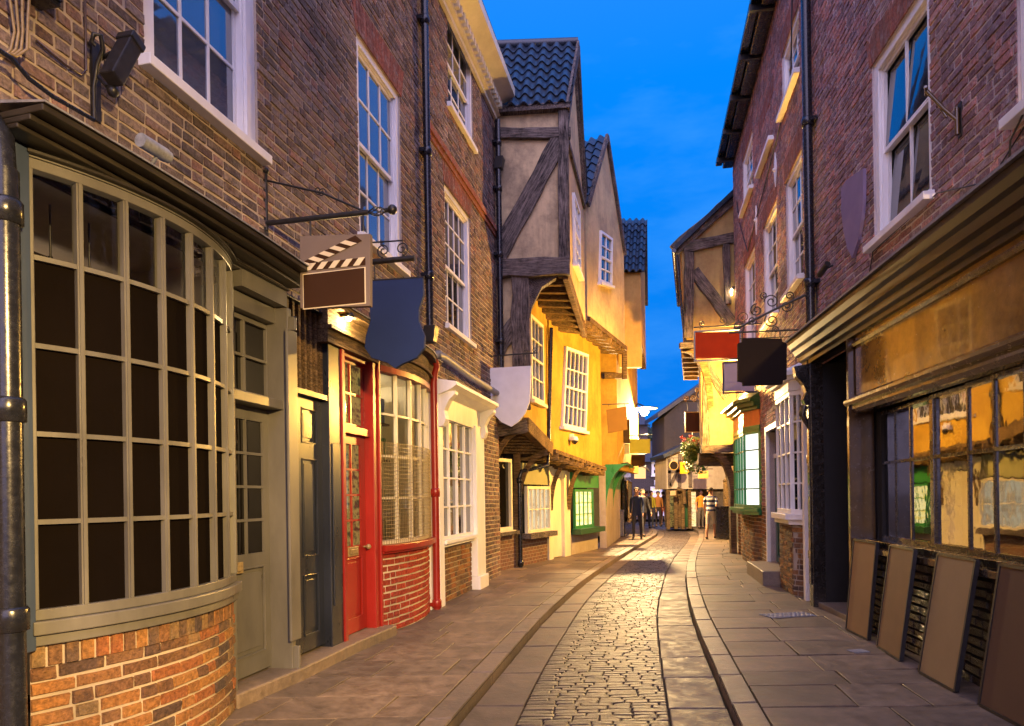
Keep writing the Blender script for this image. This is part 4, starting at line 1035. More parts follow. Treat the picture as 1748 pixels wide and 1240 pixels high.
# ------------------------------------------------------------------ L3: jettied timber house with grey plaster side
Y3 = 14.0
A0 = V(-.50, Y3, 0); A1 = V(.12, 15.5, 0)                       # ground floor
B0 = V(.26, Y3, 0); B1 = V(.86, 16.0, 0)                        # first floor
C0 = V(1.16, Y3, 0); C1 = V(1.86, 17.2, 0)                      # second floor
back = -3.2
h3 = house('jettied timber house with grey plaster side wall, dark beams and pantile roof', 'house', (-.5, Y3, 0))
ez0, ez1 = 9.38, 8.95
zc0, zc1 = 6.0, 5.55          # underside of second floor near, far
zb0, zb1 = 2.92, 2.55
ap = lerp(C0, C1, .5); apz = 11.5
w3 = MB()
# side wall of the second floor, facing down the street
w3.prism([V(back, Y3, zc0+.05), V(C0.x, Y3, zc0+.05), V(C0.x, Y3, ez0), V(back, Y3, ez0-.15)], (0, .2, 0))
w3.prism([V(back, Y3+.04, zb0), V(B0.x, Y3+.04, zb0), V(B0.x, Y3+.04, zc0+.05), V(back, Y3+.04, zc0+.05)], (0, .2, 0))
w3.prism([V(back, Y3+.06, 0), V(A0.x-.05, Y3+.06, 0), V(A0.x-.05, Y3+.06, zb0), V(back, Y3+.06, zb0)], (0, .2, 0))
sw_o = w3.build('side_wall', M['plaster_g'], h3, world=True)
fw3 = MB(); nf = V(-.97, .22, 0)
fw3.prism([V(C0.x, C0.y+.002, zc0), V(C1.x, C1.y, zc1), V(C1.x, C1.y, ez1), V(ap.x, ap.y, apz), V(C0.x, C0.y+.002, ez0)], nf*.2)
fw3.build('front_wall', M['plaster_p'], h3, world=True)
fw3 = MB(); fw3.prism([V(B0.x, B0.y+.05, zb0), V(B1.x, B1.y, zb1), V(B1.x, B1.y, zc1+.1), V(B0.x, B0.y+.05, zc0+.1)], nf*.2); fw3.build('front_wall', M['plaster_y'], h3, world=True)
rr0, rr1 = V(back, ap.y-.0, apz-.05), V(ap.x+.10, ap.y, apz+.05)
pantiles(h3, V(back, Y3-.14, ez0-.36), V(C0.x+.12, Y3-.14, ez0-.12), rr0, rr1, 8, 18)
bb = MB(); bb.quad(V(back, C1.y, ez1), V(C1.x+.12, C1.y, ez1), rr1, rr0); bb.build('roof_back', M['tile'], h3, world=True)
rg = MB(); rg.tube([rr0+V(0, 0, .06), rr1+V(0, 0, .06)], .10, 10); rg.build('ridge', M['tile'], h3, world=True)
ev = MB(); ev.prism([V(back, Y3-.16, ez0-.42), V(C0.x+.10, Y3-.16, ez0-.18), V(C0.x+.10, Y3-.16, ez0-.06), V(back, Y3-.16, ez0-.3)], (0, .16, 0)); ev.build('eave_board', M['timber'], h3, world=True)
bgm = MB()
bgm.beam(V(C0.x+.06, Y3-.1, ez0-.15), rr1+V(.02, 0, -.02), .05, .22, up=(0, 0, 1)); bgm.beam(V(C1.x+.06, C1.y+.05, ez1-.1), rr1+V(.02, 0.01, -.02), .05, .22); bgm.build('bargeboard', M['timber'], h3, world=True)
def tb(p, q, w, d, up=(0, -1, 0), m='timber', par=None, taper=1.0, nm='beam'):
    return MB().rough_beam(p, q, w, d, up).build(nm, timber_for(p, q) if m == 'timber' else M[m], par or h3, world=True, bevel=.012)
yb = Y3-.03
S3 = lambda px, py, d=0.0: P(px, py, Y3-.03+d)
tb(S3(826, 230), S3(974, 228), .22, .14)
tb(S3(826, 461), S3(972, 456), .36, .22)
tb(S3(961, 180), S3(962, 445), .20, .16)
tb(S3(846, 445), S3(956, 240), .36, .12, taper=1.1)
tb(S3(834, 190), S3(832, 470), .2, .14)
tb(P(888, 472, Y3+.0), P(890, 700, Y3+.0), .36, .16)                      # corner post of the first floor
tb(P(836, 620, Y3+.01), P(884, 545, Y3+.01), .30, .12)
tb(P(826, 760, Y3+.0), P(842, 585, Y3+.0), .16, .12)
tb(P(826, 738, Y3-.02), P(900, 728, Y3-.02), .26, .2)
# curved bracket under the second floor
br = MB(); pts = [P(898, 640, Y3), P(899, 570, Y3), P(908, 525, Y3), P(925, 490, Y3), P(950, 474, Y3)]
pts2 = [P(876, 640, Y3), P(876, 560, Y3), P(880, 510, Y3), P(895, 478, Y3), P(950, 462, Y3)]
for i in range(4): br.prism([pts[i], pts[i+1], pts2[i+1], pts2[i]], (0, .22, 0))
br.build('corner_bracket', M['timber'], h3, world=True)
# joists of the two jetties
def joists(par, a0, a1, b0, b1, z0, z1, n, w=.13, h=.17, m='timber_b', ext=.05, nm='joist', floor=True):
    for i in range(n):
        t = (i+.3)/n
        p = lerp(a0, a1, t); q = lerp(b0, b1, t); z = z0+(z1-z0)*t
        d = (q-p).normalized()
        MB().beam(V(p.x, p.y, z)-d*.3, V(q.x, q.y, z)+d*ext, w, h).build(nm, M[m], par, world=True, bevel=.012)
    if floor:
        f = MB(); up = h/2+.01
        f.hexa([V(a0.x, a0.y, z0+up), V(b0.x, b0.y, z0+up), V(b1.x, b1.y, z1+up), V(a1.x, a1.y, z1+up), V(a0.x, a0.y, z0+up+.04), V(b0.x, b0.y, z0+up+.04), V(b1.x, b1.y, z1+up+.04), V(a1.x, a1.y, z1+up+.04)])
        f.build('floor_boards', M['timber'], par, world=True)
joists(h3, B0+V(0, .25, 0), V(B1.x, B1.y+.7, 0), C0+V(0, .25, 0), C1, zc0-.06, zc1-.06, 8)
bs = MB(); bs.beam(V(C0.x-.03, C0.y, zc0-.02), V(C1.x-.03, C1.y, zc1-.02), .12, .26); bs.build('bressummer', M['timber_b'], h3, world=True, bevel=.015)
joists(h3, A0+V(0, .2, 0), A1, B0+V(0, .2, 0), B1, zb0-.02, zb1-.02, 7)
bs = MB(); bs.beam(V(B0.x+.02, B0.y, zb0+.06), V(B1.x+.02, B1.y, zb1+.06), .16, .30); bs.build('bressummer', M['timber_b'], h3, world=True, bevel=.015)
nr = V(.96, -.28, 0)
L_ = lambda a, b, t, z: V(*(lerp(a, b, t).to_2d()), z)
def on(a, b, t0, t1, z0, z1, k=0): return [L_(a, b, t0, z0), L_(a, b, t1, z0), L_(a, b, t1, z1), L_(a, b, t0, z1)]
win_world(h3, *on(B0, B1, .22, .72, 3.55, 5.3), 3, 4, V(.95, -.29, 0), M['cream'], M['glass'], depth=.06)
win_world(h3, *on(C0, C1, .3, .62, 6.5, 8.0), 3, 4, V(.97, -.21, 0), M['white'], M['glass'], depth=.06)
for t0, z0, t1, z1 in ((.05, 9.0, .5, 11.0), (.98, 8.7, .52, 11.0), (.02, 8.75, .98, 8.6), (.02, 6.2, .02, 8.9)):
    tb(L_(C0, C1, t0, z0)+V(.02, 0, 0), L_(C0, C1, t1, z1)+V(.02, 0, 0), .14, .08, up=(1, 0, 0), m='timber')
# ground floor of L3
gw3 = MB(); gw3.prism([V(A0.x, A0.y+.1, 0), V(A1.x, A1.y, 0), V(A1.x, A1.y, .78), V(A0.x, A0.y+.1, .78)], nf*.25); gw3.build('stall_riser', M['btex'], h3, world=True)
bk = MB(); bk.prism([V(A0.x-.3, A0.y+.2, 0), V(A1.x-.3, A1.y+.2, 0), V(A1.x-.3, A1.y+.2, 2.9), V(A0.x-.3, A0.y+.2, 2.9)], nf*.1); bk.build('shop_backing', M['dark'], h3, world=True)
tb(V(A0.x+.04, A0.y+.1, 0), V(A0.x+.02, A0.y+.1, zb0), .16, .16, nm='post', m='timber_b'); tb(V(A1.x-.03, A1.y-.05, 0), V(A1.x-.0, A1.y-.05, zb1), .16, .16, nm='post', m='timber_b')
def curved_bracket(par, x0, y0, z0, x1, z1, w=.14, m='timber_b', nm='bracket', dy=0.0):
    b = MB(); n = 7
    o = []; i_ = []
    for k in range(n+1):
        a = math.pi/2*k/n
        o.append(V(x0+(x1-x0)*(1-math.cos(a)), y0+dy*k/n, z0+(z1-z0)*math.sin(a))); i_.append(V(x0+(x1-x0)*(1-math.cos(a))*.93-.14*(1-k/n)-.0, y0+dy*k/n, z0+(z1-z0)*math.sin(a)+.14*(k/n)))
    for k in range(n): b.prism([o[k], o[k+1], i_[k+1], i_[k]], (0, w, 0))
    return b.build(nm, M[m], par, world=True)
curved_bracket(h3, A0.x+.1, A0.y+.03, 1.5, B0.x, zb0-.1)
curved_bracket(h3, A1.x+.08, A1.y-.12, 1.35, B1.x-.05, zb1-.1)
win_world(h3, *on(A0+V(0, .1, 0), A1, .10, .72, .84, 2.35), 1, 1, V(.92, -.38, 0), M['cream'], M['glass2'], depth=.07, name='shop_window')
ob = MB(); a_, b_ = lerp(A0, A1, .05), lerp(A0, A1, .8); ob.beam(V(a_.x+.06, a_.y+.05, .78), V(b_.x+.06, b_.y+.05, .78), .22, .07); ob.build('sill', M['timber'], h3, world=True)
# ------------------------------------------------------------------ L4: yellow house with steep gable
D0, D1 = V(.14, 15.52, 0), V(2.46, 20.3, 0)              # ground
def l4(y, o): return V(.95+.475*(y-17.2)+o, y, 0)
E0, E1 = V(.90, 16.06, 0), V(2.50, 19.45, 0)
F0, F1 = V(1.93, 17.35, 0), V(3.32, 20.25, 0)
h4 = house('bright yellow rendered house with a steep pinkish gable and a leaning first floor window', 'house', tuple(D0), 'rendered_house')
n4 = V(-.90, .43, 0); f4 = V(.90, -.43, 0)
ze0, ze1, zf0, zf1 = 2.55, 2.25, 5.9, 5.75
gw = MB(); apf = lerp(F0, F1, .52)
gw.prism([V(F0.x, F0.y, zf0), V(F1.x, F1.y, zf1), V(F1.x, F1.y, 8.5), V(apf.x, apf.y, 11.15), V(F0.x, F0.y, 8.75)], n4*.25)
gw.build('gable_wall', M['plaster_p'], h4, world=True)
gw = MB(); gw.prism([V(E0.x, E0.y, ze0), V(E1.x, E1.y, ze1), V(E1.x, E1.y, zf1+.1), V(E0.x, E0.y, zf0+.1)], n4*.25); gw.prism([V(E0.x, E0.y, ze0), V(E0.x-2.0, E0.y+.25, ze0), V(E0.x-2.0, E0.y+.25, zf0), V(E0.x, E0.y, zf0)], (0.02, .2, 0)); gw.build('front_wall', M['plaster_y'], h4, world=True)
sd_ = MB(); sd_.prism([V(F0.x-.02, F0.y+.03, zf0), V(F0.x-3.5, F0.y+1.7, zf0), V(F0.x-3.5, F0.y+1.7, 8.75), V(F0.x-.02, F0.y+.03, 8.75)], (0.1, .2, 0)); sd_.prism([V(F1.x, F1.y-.02, zf1), V(F1.x-3.5, F1.y+1.7, zf1), V(F1.x-3.5, F1.y+1.7, 8.5), V(F1.x, F1.y-.02, 8.5)], (-.1, -.2, 0)); sd_.build('side_wall', M['plaster_p'], h4, world=True)
dirb = V(-.9, .43, 0)
apr = V(apf.x, apf.y, 11.15)
pantiles(h4, V(F0.x, F0.y-.08, 8.70)+dirb*4, V(F0.x, F0.y-.08, 8.70)-dirb*.06, apr+dirb*4, apr-dirb*.06, 9, 16)
bb = MB(); bb.quad(V(F1.x, F1.y, 8.45)+dirb*4, V(F1.x, F1.y, 8.45)-dirb*.06, apr-dirb*.06, apr+dirb*4); bb.build('roof_back', M['tile'], h4, world=True)
vg = MB(); vg.beam(V(F0.x+.05, F0.y-.08, 8.68), apr+V(.05, -.02, .03), .07, .12); vg.beam(V(F1.x+.05, F1.y, 8.46), apr+V(.05, -.02, .03), .07, .12); vg.build('bargeboard', M['timber'], h4, world=True)
def onw(a, b, px, py):
    f_ = Fac((a.x, a.y), (b-a).to_2d()); x, z = f_.sz(px, py); return f_.W(x, 0, z)
win_world(h4, onw(F0, F1, 1021, 482), onw(F0, F1, 1042, 489), onw(F0, F1, 1043, 408), onw(F0, F1, 1023, 394), 2, 4, f4, M['white'], M['glass'], depth=.06)
win_world(h4, onw(E0, E1, 957, 728), onw(E0, E1, 997, 737), onw(E0, E1, 1001, 606), onw(E0, E1, 963, 592), 5, 4, f4, M['white'], M['glass'], depth=.07)
joists(h4, V(E0.x, E0.y+.35, 0), V(E1.x+.4, E1.y+.75, 0), F0, F1, zf0-.12, zf1-.12, 8, nm='joist')
bs = MB(); bs.beam(V(F0.x, F0.y, zf0-.0), V(F1.x, F1.y, zf1), .14, .12); bs.build('bressummer', M['timber_b'], h4, world=True)
joists(h4, lerp(D0, D1, .1), lerp(D0, D1, .80), E0, E1, ze0-.10, ze1-.10, 11, ext=.14)
bs = MB(); bs.beam(V(E0.x+.02, E0.y, ze0+.02), V(E1.x+.02, E1.y, ze1+.02), .22, .09); bs.build('bressummer', M['timber_b'], h4, world=True)
# ground floor of L4
def seg(t0, t1, z0, z1, o=0.0): return [L_(D0, D1, t0, z0)+f4*o, L_(D0, D1, t1, z0)+f4*o, L_(D0, D1, t1, z1)+f4*o, L_(D0, D1, t0, z1)+f4*o]
g = MB(); g.prism(seg(.0, .30, 0, .62), n4*.2); g.build('stall_riser', M['btex'], h4, world=True)
g = MB(); g.prism(seg(.60, 1.0, 0, .55), n4*.2); g.build('stall_riser', M['plaster_w'], h4, world=True)
g = MB(); g.prism(seg(.31, .36, 0, 2.5, .03), n4*.2); g.prism(seg(.5, .58, 0, 2.5, .03), n4*.2); g.build('door_frame', M['cream'], h4, world=True)
g = MB(); g.prism(seg(.36, .5, 0.02, 2.0, -.06), n4*.05); g.prism(seg(.36, .5, 2.02, 2.4, -.05), n4*.05); g.build('door', M['cream'], h4, world=True)
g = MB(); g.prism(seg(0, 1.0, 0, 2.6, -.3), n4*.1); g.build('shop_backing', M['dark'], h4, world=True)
win_world(h4, *seg(.05, .305, .72, 1.78, .02), 5, 2, f4, M['cream'], M['lit_cream'], depth=.08, name='shop_window', mid=False, bar=.02)
g = MB(); g.prism(seg(.03, .31, 1.82, 2.3, .04), n4*.1); g.build('fascia', board('pale olive sign board', '#8f8d6e'), h4, world=True)
g = MB(); g.beam(L_(D0, D1, .02, .66)+f4*.12, L_(D0, D1, .31, .66)+f4*.12, .26, .12); g.build('sill', M['timber'], h4, world=True)
win_world(h4, *seg(.62, .90, .68, 1.72, .02), 4, 3, f4, M['green'], M['lit_yel'], depth=.06, name='shop_window', mid=False, bar=.018)
g = MB(); g.beam(L_(D0, D1, .60, .60)+f4*.14, L_(D0, D1, .98, .60)+f4*.14, .26, .14); g.build('sill', M['green_d'], h4, world=True)
g = MB(); g.prism(seg(.60, 1.0, 1.76, 2.3, .05), n4*.1); g.build('fascia', M['green'], h4, world=True)
for t in (.33, .56):
    a = lerp(D0, D1, t); e = lerp(E0, E1, t*.9)
    curved_bracket(h4, a.x+.08, a.y-.1, 1.2, a.x+.50, 2.3, dy=-.25)
# ------------------------------------------------------------------ L5: orange house beyond
h5 = house('orange rendered house with an overhanging upper floor beyond the yellow gable', 'house', (3.0, 21.2, 0), 'rendered_house')
n5 = V(-.93, .36, 0); f5 = V(.93, -.36, 0)
J0, J1 = V(2.75, 20.6, 0), V(4.0, 26.0, 0)
K0, K1 = V(3.12, 20.62, 0), V(4.55, 25.2, 0)
N0, N1 = V(3.98, 21.2, 0), V(4.72, 24.4, 0)
g = MB()
g.prism([V(N0.x, N0.y, 6.2), V(N1.x, N1.y, 6.0), V(N1.x, N1.y, 8.1), V(4.4, 22.7, 10.35), V(N0.x, N0.y, 8.3)], n5*.2)
g.prism([V(N0.x, N0.y, 5.4), V(N0.x-2.5, N0.y+.05, 5.4), V(N0.x-2.5, N0.y+.05, 8.3), V(N0.x, N0.y, 8.3)], (0, .2, 0))
g.build('upper_wall', M['plaster_o'], h5, world=True)
g = MB(); g.prism([V(K0.x, K0.y, 2.3), V(K1.x, K1.y, 2.3), V(K1.x, K1.y, 6.2), V(K0.x, K0.y, 6.2)], n5*.2); g.prism([V(K0.x, K0.y, 2.3), V(K0.x-1.5, K0.y+.1, 2.3), V(K0.x-1.5, K0.y+.1, 6.2), V(K0.x, K0.y, 6.2)], (0, .15, 0)); g.build('front_wall', M['plaster_y'], h5, world=True)
pantiles(h5, V(1.0, 21.1, 8.22), V(N0.x+.1, 21.1, 8.22), V(1.4, 22.7, 10.4), V(4.5, 22.7, 10.4), 8, 15)
bb = MB(); bb.quad(V(1.4, 24.4, 8.1), V(N1.x+.1, 24.4, 8.1), V(4.5, 22.7, 10.4), V(1.4, 22.7, 10.4)); bb.build('roof_back', M['tile'], h5, world=True)
g = MB(); g.hexa([V(K0.x, N0.y+.05, 6.08), V(N0.x, N0.y, 6.08), V(N1.x, N1.y, 5.9), V(K1.x, N1.y, 5.9), V(K0.x, N0.y+.05, 6.2), V(N0.x, N0.y, 6.19), V(N1.x, N1.y, 6.0), V(K1.x, N1.y, 6.0)]); g.build('jetty_floor', M['timber'], h5, world=True)
tb(P(1066, 595, 20.5), P(1066, 648, 20.5), .14, .14, par=h5, nm='post', m='timber_b'); tb(P(1030, 642, 20.3), P(1068, 642, 20.6), .16, .14, par=h5, m='timber_b')
win_world(h5, P(1030, 770, 20.75), P(1046, 770, 21.7), P(1046, 700, 21.7), P(1030, 700, 20.75), 3, 3, f5, M['cream'], M['lit_yel'], depth=.06)
g = MB(); g.prism([V(J0.x, J0.y, 0), V(J1.x, J1.y, 0), V(J1.x, J1.y, 2.4), V(J0.x, J0.y, 2.4)], n5*.2); g.build('ground_wall', M['plaster_w'], h5, world=True)
# green coved underside with brackets
g = MB()
for k in range(6):
    a0, a1 = math.pi/2*k/6, math.pi/2*(k+1)/6
    f_ = lambda b0, a: V(b0.x+.62*(1-math.cos(a)), b0.y-.18*(1-math.cos(a)), 1.75+.75*math.sin(a))
    g.quad(f_(J0, a0), f_(J1, a0), f_(J1, a1), f_(J0, a1))
g.build('cove', M['green'], h5, world=True)
for k in (0, .45):
    a = lerp(J0, J1, k); b = MB(); o = []
    for i in range(8): an = math.pi/2*i/7; o.append(V(a.x+.70*(1-math.cos(an)), a.y-.2*(1-math.cos(an)), 1.15+1.3*math.sin(an)))
    b.prism(o+[V(a.x, a.y, 2.45)], (.03, .14, 0)); b.build('bracket', M['green'], h5, world=True)
# ------------------------------------------------------------------ L6, L7: shops further round the bend
h6 = house('dark shopfront house with a lean-to canopy beyond the green brackets', 'house', (4.2, 26.3, 0), 'shop_house')
g = MB(); g.prism([V(4.05, 26.2, 0), V(5.3, 32, 0), V(5.3, 32, 6.5), V(4.05, 26.2, 6.5)], n5*3); g.build('wall', M['plaster_y'], h6, world=True)
g = MB(); g.prism([V(4.1, 26.1, 0), V(5.0, 30, 0), V(5.0, 30, 2.5), V(4.1, 26.1, 2.5)], f5*.08); g.build('shopfront', M['black'], h6, world=True)
win_world(h6, *[V(*(lerp(V(4.22, 26.4, 0), V(4.9, 29.5, 0), t).to_2d()), z)+f5*.09 for t, z in ((0, .6), (1, .6), (1, 2.1), (0, 2.1))], 4, 1, f5, M['timber_b'], M['lit_warm'], name='shop_window')
g = MB(); g.hexa([V(4.1, 26.0, 3.0), V(4.9, 25.7, 2.55), V(5.9, 30, 2.5), V(5.0, 30, 3.0), V(4.1, 26.0, 3.08), V(4.9, 25.7, 2.62), V(5.9, 30, 2.57), V(5.0, 30, 3.08)]); g.build('canopy', M['lead'], h6, world=True)
g = MB(); g.prism([V(4.0, 26.1, 6.5), V(5.3, 32, 6.5), V(3.5, 32, 8.5), V(2.2, 26.5, 8.5)], (0, 0, .1)); g.build('roof', M['slate'], h6, world=True)
h7 = house('brown brick shop with a warm lit window closing the street on the left', 'house', (5.5, 34, 0), 'shop_house')
g = MB(); g.prism([V(5.3, 32.2, 0), V(5.4, 38, 0), V(5.4, 38, 4.6), V(5.3, 32.2, 4.6)], (-3, 0, 0)); g.build('wall', M['btex'], h7, world=True)
g = MB(); g.prism([V(5.4, 32.1, 4.6), V(5.5, 38, 4.6), V(3.8, 38, 6.2), V(3.7, 32.1, 6.2)], (0, 0, .1)); g.build('roof', M['slate'], h7, world=True)
win_world(h7, V(5.36, 33, .7), V(5.4, 36, .7), V(5.4, 36, 2.2), V(5.36, 33, 2.2), 4, 2, V(1, 0, 0), M['timber_b'], M['lit_warm'], name='shop_window')
# ------------------------------------------------------------------ R3: yellow timbered house on the right
Y = 18.15
hR3 = house('yellow timber framed house on the right jettied out past the brick terrace', 'house', (5.2, Y, 0))
fl = lambda px, py: P(px, py, Y)
c1x = fl(1168, 500).x; c2x = fl(1198, 690).x
zj = fl(1200, 585).z; zk = fl(1220, 772).z; zev = fl(1150, 425).z
run = V(1.35, 5.2, 0)
g = MB()
tr_ = V(7.4, Y, fl(1255, 325).z+1.2)
g.prism([V(c1x, Y, zj), V(7.4, Y, zj), tr_, V(c1x-.05, Y, zev-.05)], (0, .2, 0)); g.prism([V(c2x, Y+.05, zk), V(7.4, Y+.05, zk), V(7.4, Y+.05, zj), V(c2x, Y+.05, zj)], (0, .2, 0))
g.build('side_wall', M['plaster_c'], hR3, world=True)
g = MB(); p0, q0 = V(c1x, Y+.002, 0), V(c1x, Y, 0)+run
g.prism([V(p0.x, p0.y, zj), V(q0.x, q0.y, zj), V(q0.x, q0.y, zev), V(p0.x, p0.y, zev)], (.2, 0, 0))
p1, q1 = V(c2x, Y+.052, 0), V(c2x, Y, 0)+run
g.prism([V(p1.x, p1.y, zk), V(q1.x, q1.y, zk), V(q1.x, q1.y, zj), V(p1.x, p1.y, zj)], (.2, 0, 0)); g.build('front_wall', M['plaster_c'], hR3, world=True)
g = MB(); e0 = V(c1x-.28, Y-.2, zev-.12); r0_ = V(7.4, Y-.2, tr_.z+.12)
g.hexa([e0, r0_, r0_+run, e0+run, e0+V(0, 0, .14), r0_+V(0, 0, .14), r0_+run+V(0, 0, .14), e0+run+V(0, 0, .14)]); g.build('roof', M['tile'], hR3, world=True)
def tr3(a, b, w, d=.12, taper=1.0, dd=-.03): return MB().rough_beam(P(*a, Y+dd), P(*b, Y+dd), w, d, (0, -1, 0)).build('beam', timber_for(P(*a, Y), P(*b, Y)), hR3, world=True, bevel=.012)
tr3((1150, 428), (1262, 330), .30, .14); tr3((1166, 424), (1262, 404), .26); tr3((1176, 432), (1174, 578), .24, .16); tr3((1239, 418), (1242, 520), .17); tr3((1184, 462), (1250, 552), .30, .10, 1.1)
tr3((1160, 590), (1260, 588), .14, .16)
tr3((1206, 596), (1204, 765), .20, .13, 1.0, .045); tr3((1196, 768), (1262, 765), .22, .2, 1.0, .02)
tr3((1190, 600), (1240, 680), .20, .10, 1.0, .03)
gu = MB(); gu.tube([V(c1x-.30, Y-.22, zev-.12), V(c1x-.30, Y-.22, zev-.12)+run], .06); gu.build('gutter', M['pipe'], hR3, world=True)
dp = MB(); dp.tube([P(1155, 435, Y-.1), P(1163, 520, Y-.1), P(1170, 585, Y-.05)], .04); dp.build('downpipe', M['pipe'], hR3, world=True)
# coved jetty underside and joists
for i in range(7):
    t = (i+.3)/7; o = run*t
    MB().beam(V(c2x-.05, Y+.1, zj-.10)+o, V(c1x-.08, Y+.1, zj-.10)+o, .13, .16).build('joist', M['timber_b'], hR3, world=True)
g = MB(); g.hexa([V(c1x, Y, zj-.02), V(c2x+.2, Y, zj-.02), V(c2x+.2, Y, zj-.02)+run, V(c1x, Y, zj-.02)+run, V(c1x, Y, zj-.001), V(c2x+.2, Y, zj-.001), V(c2x+.2, Y, zj-.001)+run, V(c1x, Y, zj-.001)+run]); g.build('floor_boards', M['timber'], hR3, world=True)
cb = MB(); o = []; i_ = []
for k in range(8):
    a = math.pi/2*k/7; o.append(P(1172+36*(math.sin(a)), 600+100*(1-math.cos(a)), Y-.05)); i_.append(P(1186+32*math.sin(a), 594+100*(1-math.cos(a)), Y-.05))
for k in range(7): cb.prism([o[k], o[k+1], i_[k+1], i_[k]], (0, .2, 0))
cb.build('corner_bracket', M['timber_b'], hR3, world=True)
# recessed ground floor with curved brace
xg = 6.05
g = MB(); g.prism([V(xg, Y+.06, 0), V(7.4, Y+.06, 0), V(7.4, Y+.06, zk), V(xg, Y+.06, zk)], (0, .2, 0)); g.build('ground_side_wall', M['btex'], hR3, world=True)
g = MB(); g.prism([V(xg, Y+.1, 0), V(xg, Y, 0)+run, V(xg, Y, zk)+run, V(xg, Y+.1, zk)], (.2, 0, 0)); g.build('ground_wall', M['dark'], hR3, world=True)
for i in range(6):
    o_2 = run*((i+.3)/6); MB().beam(V(xg+.1, Y+.1, zk-.10)+o_2, V(c2x-.08, Y+.1, zk-.10)+o_2, .14, .17).build('joist', M['timber_b'], hR3, world=True)
cb = MB(); o = []; i_ = []
for k in range(8):
    a = math.pi/2*k/7; o.append(P(1216+31*math.sin(a), 778+75*(1-math.cos(a)), Y-.02)); i_.append(P(1226+31*math.sin(a), 772+78*(1-math.cos(a)), Y-.02))
for k in range(7): cb.prism([o[k], o[k+1], i_[k+1], i_[k]], (0, .16, 0))
cb.build('brace', M['timber_b'], hR3, world=True)
MB().beam(P(1250, 850, Y-.02), P(1252, 950, Y-.02), .15, .15, (0, -1, 0)).build('post', M['timber_b'], hR3, world=True)
# ------------------------------------------------------------------ far end of the street
YR4 = 27.0
hR4 = house('dark gabled house rising behind the hanging flower basket', 'house', (8.6, YR4, 0), 'rendered_house')
a, b, c, d, e = P(1134, 760, 34), P(1134, 712, 34), P(1178, 672, 34), P(1230, 640, 34), P(1230, 760, 34)
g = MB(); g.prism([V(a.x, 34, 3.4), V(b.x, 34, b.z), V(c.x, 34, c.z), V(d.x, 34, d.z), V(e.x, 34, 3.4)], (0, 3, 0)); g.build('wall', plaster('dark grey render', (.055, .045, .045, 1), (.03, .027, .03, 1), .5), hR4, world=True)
g = MB(); g.prism([V(b.x-.35, 33.8, b.z-.05), V(d.x, 33.8, d.z+.02), V(d.x, 33.8, d.z+.25), V(b.x-.35, 33.8, b.z+.15)], (0, 3.4, 0)); g.build('roof', M['slate'], hR4, world=True)
YR5 = 31.0
hR5 = house('small pinkish half timbered house with a bowed front at the bend of the street', 'house', (P(1142, 890, YR5).x, YR5, 0))
q = lambda px, py, dd=0: P(px, py, YR5+dd)
g = MB(); g.prism([q(1138, 835), q(1275, 835), q(1275, 733), q(1180, 760), q(1138, 778)], (0, 2.5, 0)); g.build('upper_wall', M['plaster_w'], hR5, world=True)
g = MB(); g.prism([q(1134, 782, -.3), q(1180, 762, -.3), q(1277, 732, -.3), q(1277, 724, -.3), q(1178, 754, -.3), q(1132, 776, -.3)], (0, 3, 0)); g.build('roof', M['tile'], hR5, world=True)
for a_, b_ in (((1142, 783), (1143, 832)), ((1160, 775), (1160, 832)), ((1140, 806), (1178, 802)), ((1178, 765), (1178, 832)), ((1144, 830), (1158, 800))):
    MB().beam(q(*a_, -.03), q(*b_, -.03), .13, .08, (0, -1, 0)).build('beam', M['timber'], hR5, world=True)
win_world(hR5, q(1164, 800, -.01), q(1176, 800, -.01), q(1176, 772, -.01), q(1164, 775, -.01), 4, 2, V(0, -1, 0), M['timber_b'], M['glass'], depth=.06)
g = MB(); g.prism([V(q(1141, 0).x, YR5+.3, 0), V(q(1275, 0).x, YR5+.3, 0), V(q(1275, 0).x, YR5+.3, q(1230, 830).z), V(q(1141, 0).x, YR5+.3, q(1141, 832).z)], (0, 2, 0)); g.build('ground_wall', M['timber'], hR5, world=True)
for x0, x1, m_ in ((1146, 1153, 'lit_dim'), (1156, 1165, 'timber_b'), (1168, 1177, 'green_d'), (1180, 1190, 'lit_warm')):
    g = MB(); a, b = q(x0, 886), q(x1, 840); g.box(a.x, b.x, YR5+.24, YR5+.3-.002, .1, b.z); g.build('door' if m_ in ('timber_b', 'green_d') else 'shop_window', M[m_], hR5, world=True)
g = MB(); ps = [q(1156, 835, -.1), q(1167, 838, -.1), q(1169, 860, -.1)]; g.tube(ps, .09, 6); g.build('bracket', M['timber_b'], hR5, world=True)
for x in (1142, 1155, 1167, 1179):
    a = q(x, 888); MB().box(a.x-.07, a.x+.07, YR5+.1, YR5+.238, 0, q(x, 836).z).build('post', M['timber_b'], hR5, world=True)
hR6 = house('dim shop with a lit window between the yellow timbered house and the bend', 'house', (7.7, 23.6, 0), 'shop_house')
g = MB(); g.prism([V(7.55, 23.5, 0), V(9.6, 31.2, 0), V(9.6, 31.2, 5.2), V(7.55, 23.5, 5.2)], (2.5, -.5, 0)); g.build('wall', M['plaster_c'], hR6, world=True)
g = MB(); g.prism([V(7.3, 23.4, 5.2), V(9.5, 31.3, 5.2), V(11, 31, 7), V(9, 23, 7)], (0, 0, .12)); g.build('roof', M['slate'], hR6, world=True)
g = MB(); g.prism([V(7.6, 23.9, 0), V(9.5, 31, 0), V(9.5, 31, 2.5), V(7.6, 23.9, 2.5)], (-.07, .02, 0)); g.build('shopfront', M['timber_b'], hR6, world=True)
